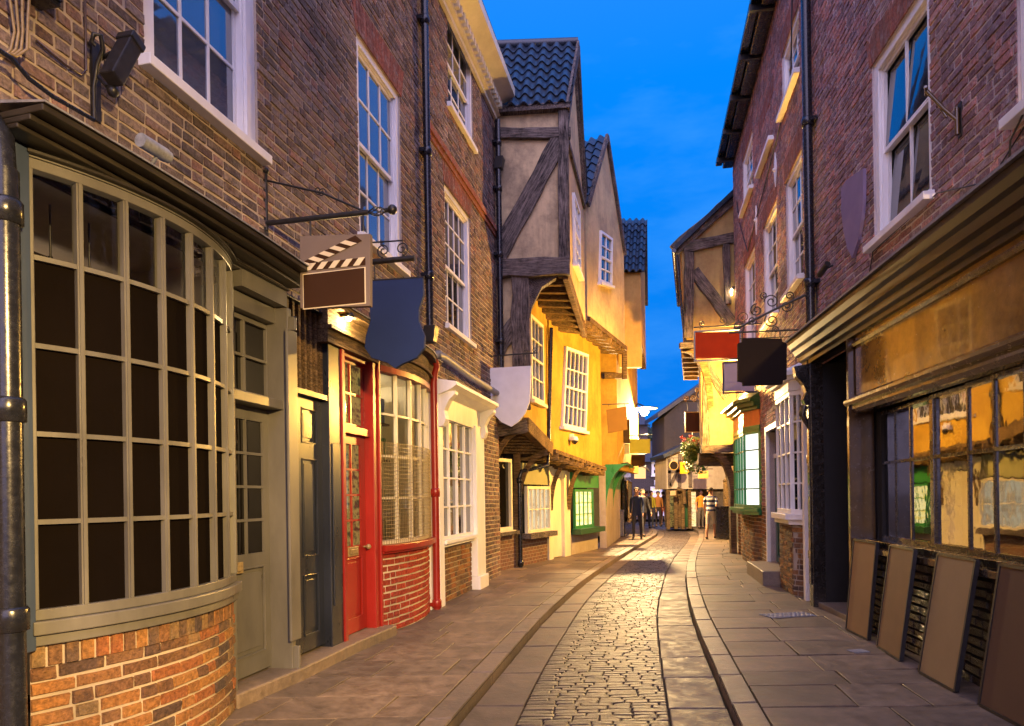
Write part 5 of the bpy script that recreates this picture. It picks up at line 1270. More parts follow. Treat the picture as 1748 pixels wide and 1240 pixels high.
win_world(hR6, V(7.75, 25, .7), V(8.75, 28.7, .7), V(8.75, 28.7, 2.1), V(7.75, 25, 2.1), 4, 2, V(-.966, .26, 0), M['timber_b'], M['lit_warm'], name='shop_window', depth=.12)
YF = 44.0
hF = house('dark brick house with white window and slate roof closing the far street end', 'house', (P(1095, 890, YF).x, YF, 0), 'brick_house')
q = lambda px, py, dd=0: P(px, py, YF+dd)
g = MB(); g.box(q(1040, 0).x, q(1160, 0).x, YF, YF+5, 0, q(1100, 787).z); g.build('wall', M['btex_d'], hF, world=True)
g = MB(); g.prism([V(q(1040, 0).x, YF-.3, q(1100, 789).z), V(q(1160, 0).x, YF-.3, q(1100, 789).z), V(q(1160, 0).x, YF+3, q(1100, 748).z), V(q(1040, 0).x, YF+3, q(1100, 748).z)], (0, .4, .05)); g.build('roof', M['slate'], hF, world=True)
win_world(hF, q(1112, 812), q(1137, 812), q(1137, 789), q(1112, 789), 5, 2, V(0, -1, 0), M['white'], M['glass'], depth=.08, fw=.14, bar=.09)
win_world(hF, q(1110, 849), q(1130, 849), q(1130, 831), q(1110, 831), 4, 2, V(0, -1, 0), M['white'], M['lit_yel'], depth=.1, fw=.12, bar=.07)
g = MB(); g.box(q(1108, 0).x, q(1138, 0).x, YF-.1, YF-.002, .2, q(1120, 851).z); g.build('shopfront', M['white'], hF, world=True)
g = MB(); g.box(q(1104, 0).x, q(1140, 0).x, YF-.2, YF-.002, q(1120, 829).z, q(1120, 820).z); g.build('fascia', M['white'], hF, world=True)
hF2 = house('dim brick house at the far left behind the walkers', 'house', (P(1060, 890, 46).x, 46, 0), 'brick_house')
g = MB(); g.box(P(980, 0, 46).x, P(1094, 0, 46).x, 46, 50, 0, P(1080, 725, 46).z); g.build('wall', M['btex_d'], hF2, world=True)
g = MB(); g.prism([V(P(980, 0, 46).x, 45.7, P(1080, 726, 46).z), V(P(1095, 0, 46).x, 45.7, P(1080, 726, 46).z), V(P(1095, 0, 46).x, 48, P(1080, 700, 46).z), V(P(980, 0, 46).x, 48, P(1080, 700, 46).z)], (0, .3, .05)); g.build('roof', M['slate'], hF2, world=True)
# ================================================================== downpipes (things of their own)
def downpipe(fac, label, s, y, z0, z1, r=.045, joints=(), m='pipe', extra=None, group=None, hopper=None, lean=0.0):
    t = fac.thing('downpipe', label, 'drainpipe', s, 0, 0, group)
    b = MB(); b.tube([(lean, y, z0), (0, y, z1)], r, 12); b.build('pipe', M[m], t)
    for z in joints:
        j = MB(); k = lean*(z1-z)/(z1-z0)
        j.lathe([(r, -.06), (r+.016, -.055), (r+.016, .045), (r+.006, .06), (r, .06)], (k, y, z), 14); j.box(k-r*2, k+r*2, y+r*.3, -.004 if y < -.06 else y+r+.02, z-.025, z+.025); j.build('collar', M[m], t)
    if hopper is not None:
        h = MB(); h.prism([(-.07, y-.08, hopper-.02), (.07, y-.08, hopper-.02), (.11, y-.12, hopper+.2), (-.11, y-.12, hopper+.2)], (0, .16, 0)); h.build('hopper', M['iron'], t, bevel=.01)
    if extra: MB().tube(extra, r*.9, 10).build('branch_pipe', M[m], t)
    return t
z_ = L1.Z
downpipe(L1, 'black drainpipe nearest the camera at the left edge of the photo', L1.S(13, 700, .16), -.16, -.02, 3.15, .062, (1.0, 2.0, 2.95), extra=[(0, -.16, 3.12), (-.0, -.15, 3.3), (-.05, -.10, 3.42), (-.25, -.05, 3.5), (-.6, -.05, 3.52)])
downpipe(L1, 'tall black drainpipe running down between the two brick houses on the left', L1.S(724, 0, .09), -.09, L1.Z(737, 575, .1), 9.4, .05, (4.6, 6.3, 8.1), hopper=L1.Z(737, 585, .1), lean=.04)
rpz = 3.15
downpipe(L1, 'bright red drainpipe at the far side of the red painted shop', L1.S(743, 848, .1), -.10, 0, rpz, .05, (1.62, .08), m='red', extra=[(0, -.10, rpz-.02), (.0, -.12, rpz+.12), (-.03, -.16, rpz+.22), (-.06, -.14, rpz+.3)])
wp_ = L1.thing('post', 'white painted post between the red brick stall and the red drainpipe', 'post', L1.S(737, 848, .05), 0, 0)
MB().box(-.075, .03, -.05, .02, 0, 3.0).build('board', M['white'], wp_, bevel=.004)
downpipe(L2, 'black drainpipe beside the grey plaster timber house', E2-.12, -.10, 3.05, 8.95, .055, (4.6, 6.3, 7.6, 8.5), hopper=8.0)
t = L2.thing('drain_branch', 'pale drain branch pipe running along the wall above the white shopfront', 'drainpipe', .1, 0, 3.55)
MB().tube([(0, -.12, .0), (.3, -.12, .03), (1.6, -.12, -.02), (E2-.25, -.12, -.04)], .055, 10).build('pipe', M['lead'], t)
MB().lathe([(.055, -.05), (.075, -.05), (.075, .05), (.055, .05)], (.0, -.12, 0)).build('collar', M['lead'], t)
downpipe(R1, 'long black drainpipe on the right dividing the black shop from the brick terrace', R1.S(1383, 500, .10), -.10, 0, 10.2, .062, (.7, 2.0, 4.4, 6.6, 9.0), lean=-.0)
h4p = thing('downpipe', 'black drainpipe with an elbow at the corner of the yellow house', 'drainpipe', tuple(G(889, 969)))
a = h4p.location
b = MB(); b.tube([a, V(a.x, a.y, 1.95), V(a.x+.04, a.y, 2.1), P(935, 795, 15.7), P(937, 770, 15.85), P(939, 640, 15.9), P(941, 560, 15.9)], .045, 10); b.build('pipe', M['pipe'], h4p, world=True)
b = MB()
for z in (.1, 1.9): b.lathe([(.045, -.06), (.065, -.06), (.065, .06), (.045, .06)], (a.x, a.y, z), 12)
b.build('collar', M['pipe'], h4p, world=True)
# ================================================================== hanging signs
IR = M['iron']
def normal_fac(px, py, base, off=0.02):
    """a plane square to a wall at a pixel; local x runs out from the wall"""
    s, z = base.sz(px, py); p = base.W(s, 0, 0)
    return Fac((p.x, p.y), (base.n.x, base.n.y))
def out_poly(f, pts): return [f.sz(*p) for p in pts]
def sign_thing(f, label, z, group=None, name='hanging_sign', cat='sign'):
    return thing(name, label, cat, f.W(0, 0, z), f.rot, group)
def flat_board(t, z, poly, m, th=.04, name='board', y=0.0, bevel=.004):
    return MB().prism([(x, y-th/2, zz-z) for x, zz in poly], (0, th, 0)).build(name, m, t, bevel=bevel)
# clapper board sign
f = normal_fac(455, 400, L1)
zb = f.Z(470, 380); t = sign_thing(f, 'brown film clapper sign with striped bar hanging on an iron bracket', zb)
tip = f.S(672, 375)
b = MB(); b.tube([(0, 0, 0), (tip-.22, 0, 0)], .022, 10); b.tube([(0, 0, -.06), (0, 0, .42)], .016, 8); b.tube([(0, 0, .36), (tip*.45, 0, .20), (tip-.26, 0, .015)], .009, 6); b.tube([(tip-.04, 0, 0), (tip-.07, 0, 0)], .02)
for k in range(6):
    an = math.pi*2*k/6; b.tube([(tip-.22, 0, 0)]+[(tip-.22+.16*i/6, .035*math.sin(math.pi*i/6)*math.cos(an+i*.4), .035*math.sin(math.pi*i/6)*math.sin(an+i*.4)) for i in range(1, 6)]+[(tip-.06, 0, 0)], .005, 5)
b.ball((tip-.01, 0, 0), .04, 10); b.ball((0, 0, .44), .03, 10); b.box(-.015, .0, -.03, .03, -.1, .46)
for i, (c0_, s_) in enumerate((((tip*.45, 0, .20), 1), ((tip*.42, 0, .225), -1))): b.tube(scroll(c0_, .04, 1.3, (1, 0, 0), (0, 0, 1), 0, 16, s_), .005, 5)
b.build('bracket', IR, t)
pl_ = out_poly(f, [(514, 405), (634, 401), (634, 524), (515, 528)])
bd = flat_board(t, zb, pl_, board('mauve brown sign', '#75675d'), .05)
fx = [p[0] for p in pl_]; x0, x1 = min(fx), max(fx); zt = max(p[1] for p in pl_); z0 = min(p[1] for p in pl_)
def onb(u, v): return (x0+(x1-x0)*u, z0+(zt-z0)*v)
def face_y():  # the face that looks at the camera
    return 1 if (f.W(0, 1, 0)-f.W(0, 0, 0)).dot(Vector((0, -1, 0))) > 0 else -1
fy = face_y()
def decal(poly, m, name, lift, par=t, zz=zb, th=.003):
    return MB().prism([(x, fy*(.0252+lift), z-zz) for x, z in poly], (0, fy*th, 0)).build(name, m, par)
dk_ = board('dark brown slate', '#3a2413'); cr_ = board('cream stripe', '#d8c9a8')
flip = (lambda u: u)
decal([onb(.045, .02), onb(.93, .035), onb(.93, .51), onb(.045, .49)], cr_, 'slate_edge', 0)
decal([onb(.06, .035), onb(.915, .05), onb(.915, .50), onb(.06, .475)], dk_, 'slate', .0035)
lo = [onb(.05, .53), onb(.93, .535), onb(.93, .635), onb(.05, .615)]; hi = [onb(.03, .62), onb(.84, .94), onb(.89, .85), onb(.08, .545)]
decal(lo, dk_, 'clapper_bar', 0); decal([onb(.03, .64), onb(.80, .93), onb(.89, .85), onb(.10, .56)], dk_, 'clapper_bar', .0035)
for q4 in ((lo[0], lo[1], lo[2], lo[3]), (onb(.10, .56), onb(.89, .85), onb(.80, .93), onb(.03, .64))):
    at2 = lambda u, v: tuple((q4[0][i]*(1-u)+q4[1][i]*u)*(1-v)+(q4[3][i]*(1-u)+q4[2][i]*u)*v for i in (0, 1))
    for k in range(5):
        u = .03+k*.195; sl_ = .09 if q4[0] == lo[0] else -.09
        decal([at2(max(0, u), 0), at2(min(1, u+.10), 0), at2(min(1, max(0, u+.10+sl_)), 1), at2(max(0, min(1, u+sl_)), 1)], cr_, 'stripe', .007)
b = MB()
for x in (x0+.09, x1-.07): b.tube([(x, 0, zt-zb-.005), (x, 0, -.0)], .009, 6)
b.build('hanger', IR, t)
# navy shield
f = normal_fac(563, 470, L1); zb = f.Z(650, 446); t = sign_thing(f, 'navy blue shield sign hanging in front of the red shop', zb); tip = f.S(708, 446)
b = MB(); b.tube([(0, 0, 0), (tip, 0, 0)], [.03, .028]); b.box(-.01, .01, -.03, .03, -.2, .3)
for cx, r, s_ in ((tip-.13, .07, 1), (tip-.32, .07, -1), (tip-.5, .06, 1)): b.tube(scroll((cx, 0, .10), r, 1.6, (1, 0, 0), (0, 0, 1), -1.57, 24, s_), .007, 6)
b.tube([(.0, 0, .28), (tip*.5, 0, .19), (tip-.12, 0, .18)], .008, 6)
b.build('bracket', IR, t)
nav = board('navy sign', '#25335c')
sh = out_poly(f, [(629, 482), (723, 476), (724, 505), (716, 530), (716, 550), (726, 575), (725, 595), (712, 612), (688, 622), (676, 630), (662, 620), (636, 612), (624, 595), (626, 575), (634, 548), (632, 515)])
flat_board(t, zb, sh, nav, .05)
tp = out_poly(f, [(630, 480), (724, 474)]); b = MB(); b.tube([(tp[0][0], 0, tp[0][1]-zb), (tp[1][0], 0, tp[1][1]-zb)], .012); b.tube([(tp[0][0]+.06, 0, 0), (tp[0][0]+.06, 0, tp[0][1]-zb)], .006); b.tube([(tp[1][0]-.06, 0, tp[1][1]-zb), (tp[1][0]-.06, 0, 0)], .006); b.build('hanger', IR, t)
# pale shield at the corner of the timber house
f = Fac((-.55, 13.4), (.98, -.2)); zb = f.Z(850, 608); t = sign_thing(f, 'pale grey shield sign hanging below the dark timber corner', zb); tip = f.S(918, 604)
b = MB(); b.tube([(0, 0, 0), (tip, 0, .02)], .013, 6); b.tube(scroll((tip-.06, 0, .07), .06, 1.4, (1, 0, 0), (0, 0, 1), -1.57), .008, 6); b.tube(scroll((tip-.22, 0, .05), .05, 1.3, (1, 0, 0), (0, 0, 1), -1.57, 20, -1), .008, 6); b.build('bracket', IR, t)
sh = out_poly(f, [(836, 629), (907, 625), (906, 660), (904, 688), (897, 706), (886, 720), (873, 729), (856, 721), (844, 708), (837, 690), (836, 660)])
flat_board(t, zb, sh, board('pale grey sign', '#d6d4da'), .05)
b = MB()
for px in (852, 895): x = f.S(px, 627); b.tube([(x, 0, f.Z(px, 628)-zb), (x, 0, .01)], .008, 6)
b.build('hanger', IR, t)
def rect_sign(f, label, pts, m, bar_y, frame=None, group=None, bar_to=None, scrolls=(), start=0.0, th=.05, name='hanging_sign'):
    poly = out_poly(f, pts); xs = [p[0] for p in poly]; zs = [p[1] for p in poly]
    zb = f.Z((pts[0][0]+pts[1][0])/2, bar_y); t = sign_thing(f, label, zb, group, name)
    flat_board(t, zb, poly, m, th)
    if frame is not None:
        e = .028 if (max(xs)-min(xs)) < 1.2 else .035
        fr_ = MB(); a, b_, c, d = min(xs), max(xs), min(zs)-zb, max(zs)-zb
        for q in ((a-e, a, c-e, d+e), (b_, b_+e, c-e, d+e), (a, b_, d, d+e), (a, b_, c-e, c)): fr_.box(q[0], q[1], -th/2-.012, th/2+.012, q[2], q[3])
        fr_.build('frame', frame, t, bevel=.004)
    b = MB(); e = bar_to if bar_to else max(xs)+.06; b.tube([(start, 0, 0), (e, 0, 0)], .013, 8)
    for x in (min(xs)+.12*(max(xs)-min(xs)), min(xs)+.88*(max(xs)-min(xs))): b.tube([(x, 0, max(zs)-zb), (x, 0, 0)], .007, 6)
    for cx, cz, r, s_ in scrolls: b.tube(scroll((cx, 0, cz), r, 1.5, (1, 0, 0), (0, 0, 1), -1.57, 24, s_), .008, 6)
    b.build('bracket', IR, t)
    return t
# right side signs
def rfac(px, py, base, off=0.0): return normal_fac(px, py, base)
f = rfac(1302, 600, R2)
rect_sign(f, 'orange red rectangular sign hanging from a scrolled bracket', [(1187, 568), (1262, 568), (1262, 612), (1187, 612)], board('orange red sign', '#b8380a'), 557, M['steel'], scrolls=[(.35, .14, .13, 1), (.75, .1, .09, -1), (1.15, .07, .06, 1)], bar_to=f.S(1184, 557))
f = rfac(1395, 560, R1)
t = rect_sign(f, 'black square sign with notched corners on the right', [(1267, 578), (1334, 579), (1334, 584), (1342, 587), (1342, 648), (1336, 650), (1335, 657), (1268, 659), (1267, 653), (1259, 651), (1259, 587), (1266, 585)], board('black brown sign', '#1c120c'), 566, None, bar_to=f.S(1244, 566), th=.07)
b = MB(); zb = t.location.z; L_b = f.S(1250, 566)
sx, szz = f.S(1375, 500), f.Z(1375, 497)-zb
b.tube([(.02, 0, szz), (L_b*.5, 0, szz*.55), (L_b-.05, 0, .05)], .016, 8)
mx_, mz_ = L_b*.53, szz*.52
for k, (dx, dz, r, s_) in enumerate(((.0, .13, .10, 1), (.0, -.13, .10, -1), (.2, .02, .09, -1), (-.2, .06, .09, 1), (.26, -.12, .06, 1), (-.24, .20, .06, -1), (.10, .22, .05, 1), (-.05, -.26, .05, 1))):
    b.tube(scroll((mx_+dx, 0, mz_+dz), r, 1.6, (1, 0, 0), (0, 0, 1), k*.8, 24, s_), .009, 6)
b.tube(scroll((L_b-.08, 0, .08), .09, 1.4, (1, 0, 0), (0, 0, 1), -1.57, 20, -1), .011, 6); b.tube([(.3, 0, -.09), (L_b-.1, 0, -.09)], .008, 6); b.box(-.0, .02, -.03, .03, -.15, szz+.1)
b.build('scrollwork', IR, t)
f = rfac(1304, 640, R2)
rect_sign(f, 'pale lilac grey sign in dark frame tucked behind the black sign', [(1236, 621), (1288, 619), (1288, 668), (1236, 668)], board('lilac grey sign', '#9a8f98'), 612, board('slate frame', '#3c3f4c'), bar_to=f.S(1232, 612))
f = Fac((P(1208, 690, 21).x, 21), (-1, -.1))
t = rect_sign(f, 'small dark brown sign hanging from gilded scrollwork above the flower basket', [(1171, 705), (1195, 705), (1195, 737), (1171, 737)], board('dark brown sign', '#4a3020'), 686, M['gold'], bar_to=f.S(1162, 686))
b = MB()
for cx, cz, r, s_ in ((.2, .22, .17, 1), (.45, .10, .10, -1), (.65, .10, .09, 1), (.05, .38, .10, -1), (.32, .36, .07, 1)): b.tube(scroll((cx, 0, cz), r, 1.6, (1, 0, 0), (0, 0, 1), -1.57, 24, s_), .016, 6)
b.build('scrollwork', M['gold'], t)
# left side far signs
def lsign(label, pts, h, depth, bar_y, wall_px, frame=None, **k):
    f = Fac((P(wall_px, 700, depth+.0).x, depth), (.99, -.12)); return rect_sign(f, label, pts, board(label[:24], h), bar_y, frame, **k)
lsign('slightly askew golden brown sign on the yellow house', [(1035, 700), (1069, 694), (1071, 734), (1038, 740)], '#6e5228', 19.5, 690, 1028)
lsign('olive green sign on a thin bar beyond the golden brown sign', [(1075, 750), (1110, 750), (1110, 774), (1075, 774)], '#8c8a35', 22.5, 743, 1058)
lsign('dark brown sign below the olive green sign', [(1074, 777), (1101, 777), (1101, 796), (1074, 796)], '#2e1b0e', 23.5, 776, 1060)
lsign('small grey sign half hidden by the olive green sign', [(1060, 758), (1074, 758), (1074, 775), (1060, 775)], '#8d8a78', 22.0, 755, 1052)
lsign('narrow dark sign above the small grey sign', [(1060, 716), (1075, 716), (1075, 757), (1060, 757)], '#3a2a18', 21.8, 714, 1052)
f = Fac((P(1072, 800, 28).x, 28), (.99, -.1))
t = sign_thing(f, 'glowing peach light box sign over the canopy', f.Z(1090, 797), name='light_box', cat='light box'); zb = t.location.z
flat_board(t, zb, out_poly(f, [(1083, 798), (1102, 798), (1102, 817), (1083, 817)]), emit('peach light box', (1, .55, .22, 1), 1.1), .15, 'lit_panel')
b = MB(); b.tube([(0, 0, .02), (f.S(1100, 798), 0, .02)], .02); b.build('bracket', IR, t)
def csign(label, pts, h, depth, frame=None):
    f = Fac((P(pts[1][0]+8, 800, depth).x, depth), (-1, -.1)); return rect_sign(f, label, pts, board(label[:24], h), pts[0][1]-3, frame)
csign('cream sign on the dark shopfronts at the bend', [(1144, 838), (1153, 838), (1153, 846), (1144, 846)], '#b59a74', 30.5)
csign('bright orange sign in front of the pinkish timbered house', [(1161, 789), (1177, 789), (1177, 809), (1161, 809)], '#e29a1c', 29)
csign('tan sign beside the flower basket', [(1192, 804), (1209, 804), (1209, 817), (1192, 817)], '#c49a5a', 26)
csign('pale lilac sign in front of the far white window', [(1120, 798), (1137, 798), (1137, 811), (1120, 811)], '#b9a9b8', 38)
csign('small black sign with pale edge at the bend', [(1130, 815), (1140, 815), (1140, 828), (1130, 828)], '#21130c', 33, M['cream'])
f = Fac((P(1158, 790, 29.5).x, 29.5), (-1, -.1)); zb = f.Z(1150, 782); t = sign_thing(f, 'round black sign with gold rim on the pinkish house', zb)
b = MB(); c = f.sz(1150, 795)
flat_board(t, zb, [(c[0]+.17*math.cos(i*math.pi/10), c[1]+.17*math.sin(i*math.pi/10)) for i in range(20)], board('black round sign', '#1d150f'), .05)
rg_ = MB(); rg_.tube([(c[0]+.18*math.cos(i*math.pi/10), 0, c[1]-zb+.18*math.sin(i*math.pi/10)) for i in range(21)], .025, 6); rg_.build('rim', M['gold'], t)
b.tube([(0, 0, .0), (c[0]+.2, 0, 0)], .012); b.tube([(c[0], 0, 0), (c[0], 0, c[1]-zb+.18)], .008); b.build('bracket', IR, t)
# purple grey plaque on the right wall
sg = R1.thing('wall_plaque', 'plain purple grey shield plaque on the brick wall beside the right sash window', 'plaque', R1.S(1455, 370), -.01, R1.Z(1455, 370))
ps = [R1.sz(*p, .03) for p in ((1437, 322), (1445, 309), (1458, 299), (1475, 288), (1475, 340), (1472, 375), (1466, 410), (1456, 441), (1448, 425), (1441, 395), (1437, 360))]
s0_, z0_ = R1.S(1455, 370), R1.Z(1455, 370)
MB().prism([(a-s0_, -.03, z-z0_) for a, z in ps], (0, .035, 0)).build('plate', board('purple grey plaque', '#85758e'), sg)
# ================================================================== leaning boards
def lean_board(label, corners, h, k):
    """corners: bottom-far, bottom-near, top-near, top-far pixels; foot on the pavement, head on the sill ledge"""
    bf = G(*corners[0]); bn = G(*corners[1])
    d = (bn-bf); d.z = 0; n = Vector((d.y, -d.x, 0)).normalized()
    if n.x < 0: n = -n
    Wd = d.length
    off = .02; o = R1.o+R1.n*(off)
    # the head rests against the stall riser a little below the sill
    dist = lambda p: (p-(R1.o+R1.n*.175)).dot(R1.n)
    zt = H-((corners[3][1]+corners[2][1])/2-CY)/F*((bf.y+bn.y)/2+.05)
    lean = dist((bf+bn)/2); zt = max(.75, min(1.0, zt))
    t = thing('advertising_board', label, 'board', tuple((bf+bn)/2), 0)
    top = -R1.n*lean
    th = R1.n*.03
    u = d.normalized()
    A = [bf, bn, bn+top+V(0, 0, zt), bf+top+V(0, 0, zt)]
    A = [p+V(0, 0, .012) for p in A]
    nn = (A[1]-A[0]).cross(A[3]-A[0]).normalized()
    if nn.dot(R1.n) < 0: nn = -nn
    up = (A[3]-A[0]).normalized(); e = .022
    fr = MB()
    for p, q in ((A[0], A[3]), (A[1], A[2])): fr.beam(p, q, e, .035, nn)
    for p, q in ((A[0]+u*e/2, A[1]-u*e/2), (A[3]+u*e/2, A[2]-u*e/2)): fr.beam(p, q, e, .033, nn)
    fr.build('frame', M['iron'], t, world=True)
    g = MB(); g.prism([A[0]+u*.01+up*.01, A[1]-u*.01+up*.01, A[2]-u*.01-up*.01, A[3]+u*.01-up*.01], nn*.009); g.build('panel', board('board '+str(k), h), t, world=True)
lean_board('tan brown board leaning against the black shop, farthest and smallest of four', [(1446, 1076), (1483, 1095), (1499, 926), (1464, 922)], '#987c52', 0)
lean_board('brown board leaning against the black shop, second from the doorway', [(1499, 1106), (1538, 1131), (1559, 947), (1517, 937)], '#866e4c', 1)
lean_board('wide ochre brown board leaning between the brown and the darkest board', [(1571, 1150), (1632, 1184), (1646, 960), (1590, 950)], '#907c58', 2)
lean_board('dark chocolate board nearest the camera at the right edge', [(1674, 1206), (1790, 1268), (1800, 1000), (1680, 971)], '#604c38', 3)
# ================================================================== cameras, lamps, wires and small wall fittings
s_, z_0 = L1.sz(160, 120); t = L1.thing('security_light', 'black box flood camera on a scrolled iron wall bracket above the bow window', 'camera', s_, 0, z_0)
def rel(px, py, off): u = L1.sz(px, py, off); return V(u[0]-s_, -off, u[1]-z_0)
b = MB(); b.tube([rel(161, 205, .02), rel(160, 150, .02), rel(166, 110, .05), rel(176, 85, .10), rel(172, 60, .12), rel(160, 58, .10), rel(156, 72, .08), rel(163, 78, .09)], .013, 8); b.tube([rel(172, 100, .05), rel(190, 92, .14), rel(205, 100, .18)], .014, 8); b.tube([rel(166, 130, .04), rel(182, 148, .12)], .010, 8); b.box(-.03, .03, -.02, -.002, -.3, .16); b.build('bracket', IR, t)
b = MB(); b.beam(rel(190, 136, .18), rel(222, 76, .20), .095, .10, (0, -1, 0)); b.beam(rel(221, 78, .20), rel(226, 68, .20), .11, .115, (0, -1, 0)); b.build('housing', IR, t, bevel=.008)
b = MB(); b.ball(rel(193, 156, .14), .035, 10); b.build('sensor', IR, t)
s_, z_0 = L1.sz(262, 254, .22); t = L1.thing('security_camera', 'small pale grey bullet camera on the lead edge above the bow window', 'camera', s_, -.22, z_0)
b = MB(); b.tube([(-.11, 0, .0), (.09, -.01, .0)], .042, 14); b.tube([(.0901, -.01, 0), (.12, -.012, 0)], .036, 14); b.build('housing', M['steel'], t)
b = MB(); b.tube([(.03, 0, -.03), (.04, .05, -.08), (.04, .10, -.09)], .012, 8); b.build('mount', M['steel'], t)
dc = P(975, 752, 17.2)+f4*.05; t = thing('dome_camera', 'white dome camera under the yellow house first floor window', 'camera', tuple(dc))
b = MB(); b.box(dc.x-.10, dc.x+.02, dc.y-.03, dc.y+.09, dc.z+.0, dc.z+.16); b.build('mount', M['white'], t, world=True, bevel=.015)
b = MB(); b.ball((dc.x+.03, dc.y-.05, dc.z-.02), .085, 12); b.build('dome', M['black'], t, world=True); b = MB(); b.lathe([(.09, .0), (.095, .03), (.07, .09), (.01, .11)], (dc.x+.03, dc.y-.05, dc.z-.01), 14); b.build('hood', M['white'], t, world=True)
def wire(label, pts, r=.006, m='iron', name='cable', cat='cable'):
    c = Vector(pts[0]); o = MB().tube(pts, r, 6).build(name, M[m], None, loc=c); return tag(o, label, cat)
def on_wall(fac, pxs, off=.02): return [fac.W(*(lambda a: (a[0], -off, a[1]))(fac.sz(px, py, off))) for px, py in pxs]
wire('thin cable clipped across the bricks down to the flood camera bracket', on_wall(L1, [(145, 0), (146, 60), (147, 120), (138, 128), (110, 110), (62, 70)]), .007, 'bronze')
wire('sagging black cable along the right brick wall above the black cornice', on_wall(R1, [(1748, 218), (1690, 310), (1600, 330), (1490, 430), (1478, 505)]), .006)
wire('thin black cable looping down the brick terrace between the windows', on_wall(R2, [(1352, 0), (1350, 130), (1328, 230), (1302, 330), (1276, 430), (1262, 380), (1258, 345)]), .010)
wire('black cable with blue connector hanging over the right cornice', on_wall(R1, [(1748, 192), (1725, 240), (1722, 285), (1700, 320)], .05), .008)
for k, (px, dx) in enumerate(((20, 0), (29, .5), (38, 1.1), (48, .2))):
    pts = on_wall(L1, [(px-6+k*3, -20), (px, 20+k*2), (px+5-k*2, 55), (px-2, 85), (px-12-k*3, 97), (px-30, 92)], .05+.012*k)
    wire(['leftmost strand of the pale cable bundle in the top left corner', 'second strand of the pale cable bundle in the top left corner', 'third strand of the pale cable bundle in the top left corner', 'rightmost strand of the pale cable bundle in the top left corner'][k], pts, .0075, 'brass')
wire('long cable drooping onto the lead above the grey bow window', on_wall(L1, [(-10, 80), (20, 100), (50, 135), (90, 165), (160, 205)], .12), .012, 'pipe')
t = L1.thing('junction_box', 'dark box on the top left wall beside the pale cables', 'box', *(lambda a: (a[0], 0, a[1]))(L1.sz(62, -2)))
MB().box(-.10, .02, -.14, -.003, -.06, .5).build('case', M['pipe'], t, bevel=.01); MB().box(-.09, .01, -.155, -.1401, -.04, .46).build('lid', M['pipe'], t)
s_, z_0 = R1.sz(1640, 205); t = R1.thing('iron_bracket', 'empty rusty iron bracket on the brick wall right of the big sash window', 'bracket', s_, 0, z_0)
b = MB(); b.tube([(0, -.03, -.12), (0, -.03, .10)], .018, 8); b.tube([(0, -.03, .0), (-.03, -.12, .12), (-.06, -.24, .30)], .016, 8); b.tube([(-.02, -.10, .04), (-.06, -.13, .14)], .012, 6); b.tube([(-.10, -.22, .28), (-.02, -.26, .31)], .014, 6); b.build('arm', M['bronze'], t); MB().box(-.03, .03, -.012, -.002, -.14, .14).build('wall_plate', IR, t)
s_, z_0 = R1.sz(1420, 462); t = R1.thing('wall_spotlight', 'small black tube spotlight on the brick wall above the shop cornice', 'light', s_, 0, z_0)
MB().tube([(.16, -.10, .04), (-.04, -.14, -.04)], .04, 12).build('housing', IR, t); MB().tube([(.05, -.12, .0), (.05, -.003, .05)], .015).build('mount', IR, t)
# pavement light grille and small covers
def cover(label, px, py, w, d, name='drain_cover', grid=0, rot=.2):
    p = G(px, py); t = thing(name, label, 'cover', (p.x, p.y, 0), rot)
    b = MB(); b.box(-w/2, w/2, -d/2, d/2, .004, .012); b.build('plate', M['steel'], t)
    g = MB()
    if grid:
        for i in range(grid):
            for j in range(3):
                g.lathe([(.028, .0121), (.024, .017), (.0, .018)], (-w/2+w*(i+.5)/grid, -d/2+d*(j+.5)/3, 0), 8)
        g.build('glass_lens', M['lead'], t)
    return t
cover('studded pavement light set in the right hand flagstones', 1345, 1051, .62, .30, 'pavement_light', 10)
cover('small dark metal cover set in the right pavement near the boards', 1465, 1113, .16, .12)
# ------------------------------------------------------------------ lamps
def lantern(label, loc, arm_to, power, color, size=.16, bulb='bulb', rim=.06, zl=-.14):
    t = thing('street_lantern', label, 'lamp', loc)
    L = Vector(loc); A = Vector(arm_to)
    b = MB(); mid = (L+A)/2+V(0, 0, .25); b.tube([A, lerp(A, mid, .6), mid, lerp(mid, L+V(0, 0, .2), .6), L+V(0, 0, .17)], .022, 8); b.ball(A, .05, 8); b.build('bracket', IR, t, world=True)
    b = MB(); b.lathe([(.02, .20), (.05, .17), (size*1.2, .13), (size*1.5, rim+.02), (size*1.5, rim), (size*1.4, rim), (size*1.1, .115), (.03, .13)], L, 20); b.build('hood', IR, t, world=True)
    b = MB(); b.ball(L+V(0, 0, .0 if rim >= 0 else .07), size*(.45 if rim >= 0 else .25), 12); b.build('bulb', M[bulb], t, world=True)
    ld_ = bpy.data.lights.new('lamp_light', 'POINT'); ld_.energy = power; ld_.color = color; ld_.shadow_soft_size = .07 if rim >= 0 else .035
    lo = bpy.data.objects.new('lamp_light', ld_); COL.objects.link(lo); lo.parent = t; lo.location = (0, 0, zl)
    return t
WARM = (1.0, .53, .10); WARM2 = (1.0, .64, .24)
pB = R2.W(2.0, -.22, 4.05); lantern('street lantern on the brick terrace hidden behind the lilac grey sign', tuple(pB), tuple(R2.W(2.0, 0, 4.15)), LAMP_B, WARM, rim=.05)
pA = P(1100, 703, 24.6); lantern('bright glowing street lantern at the bend of the street', tuple(pA), tuple(pA+V(-.40, .3, .1)), LAMP_A, (1, .66, .28), .32, 'bulb_w', rim=.10, zl=-.2)
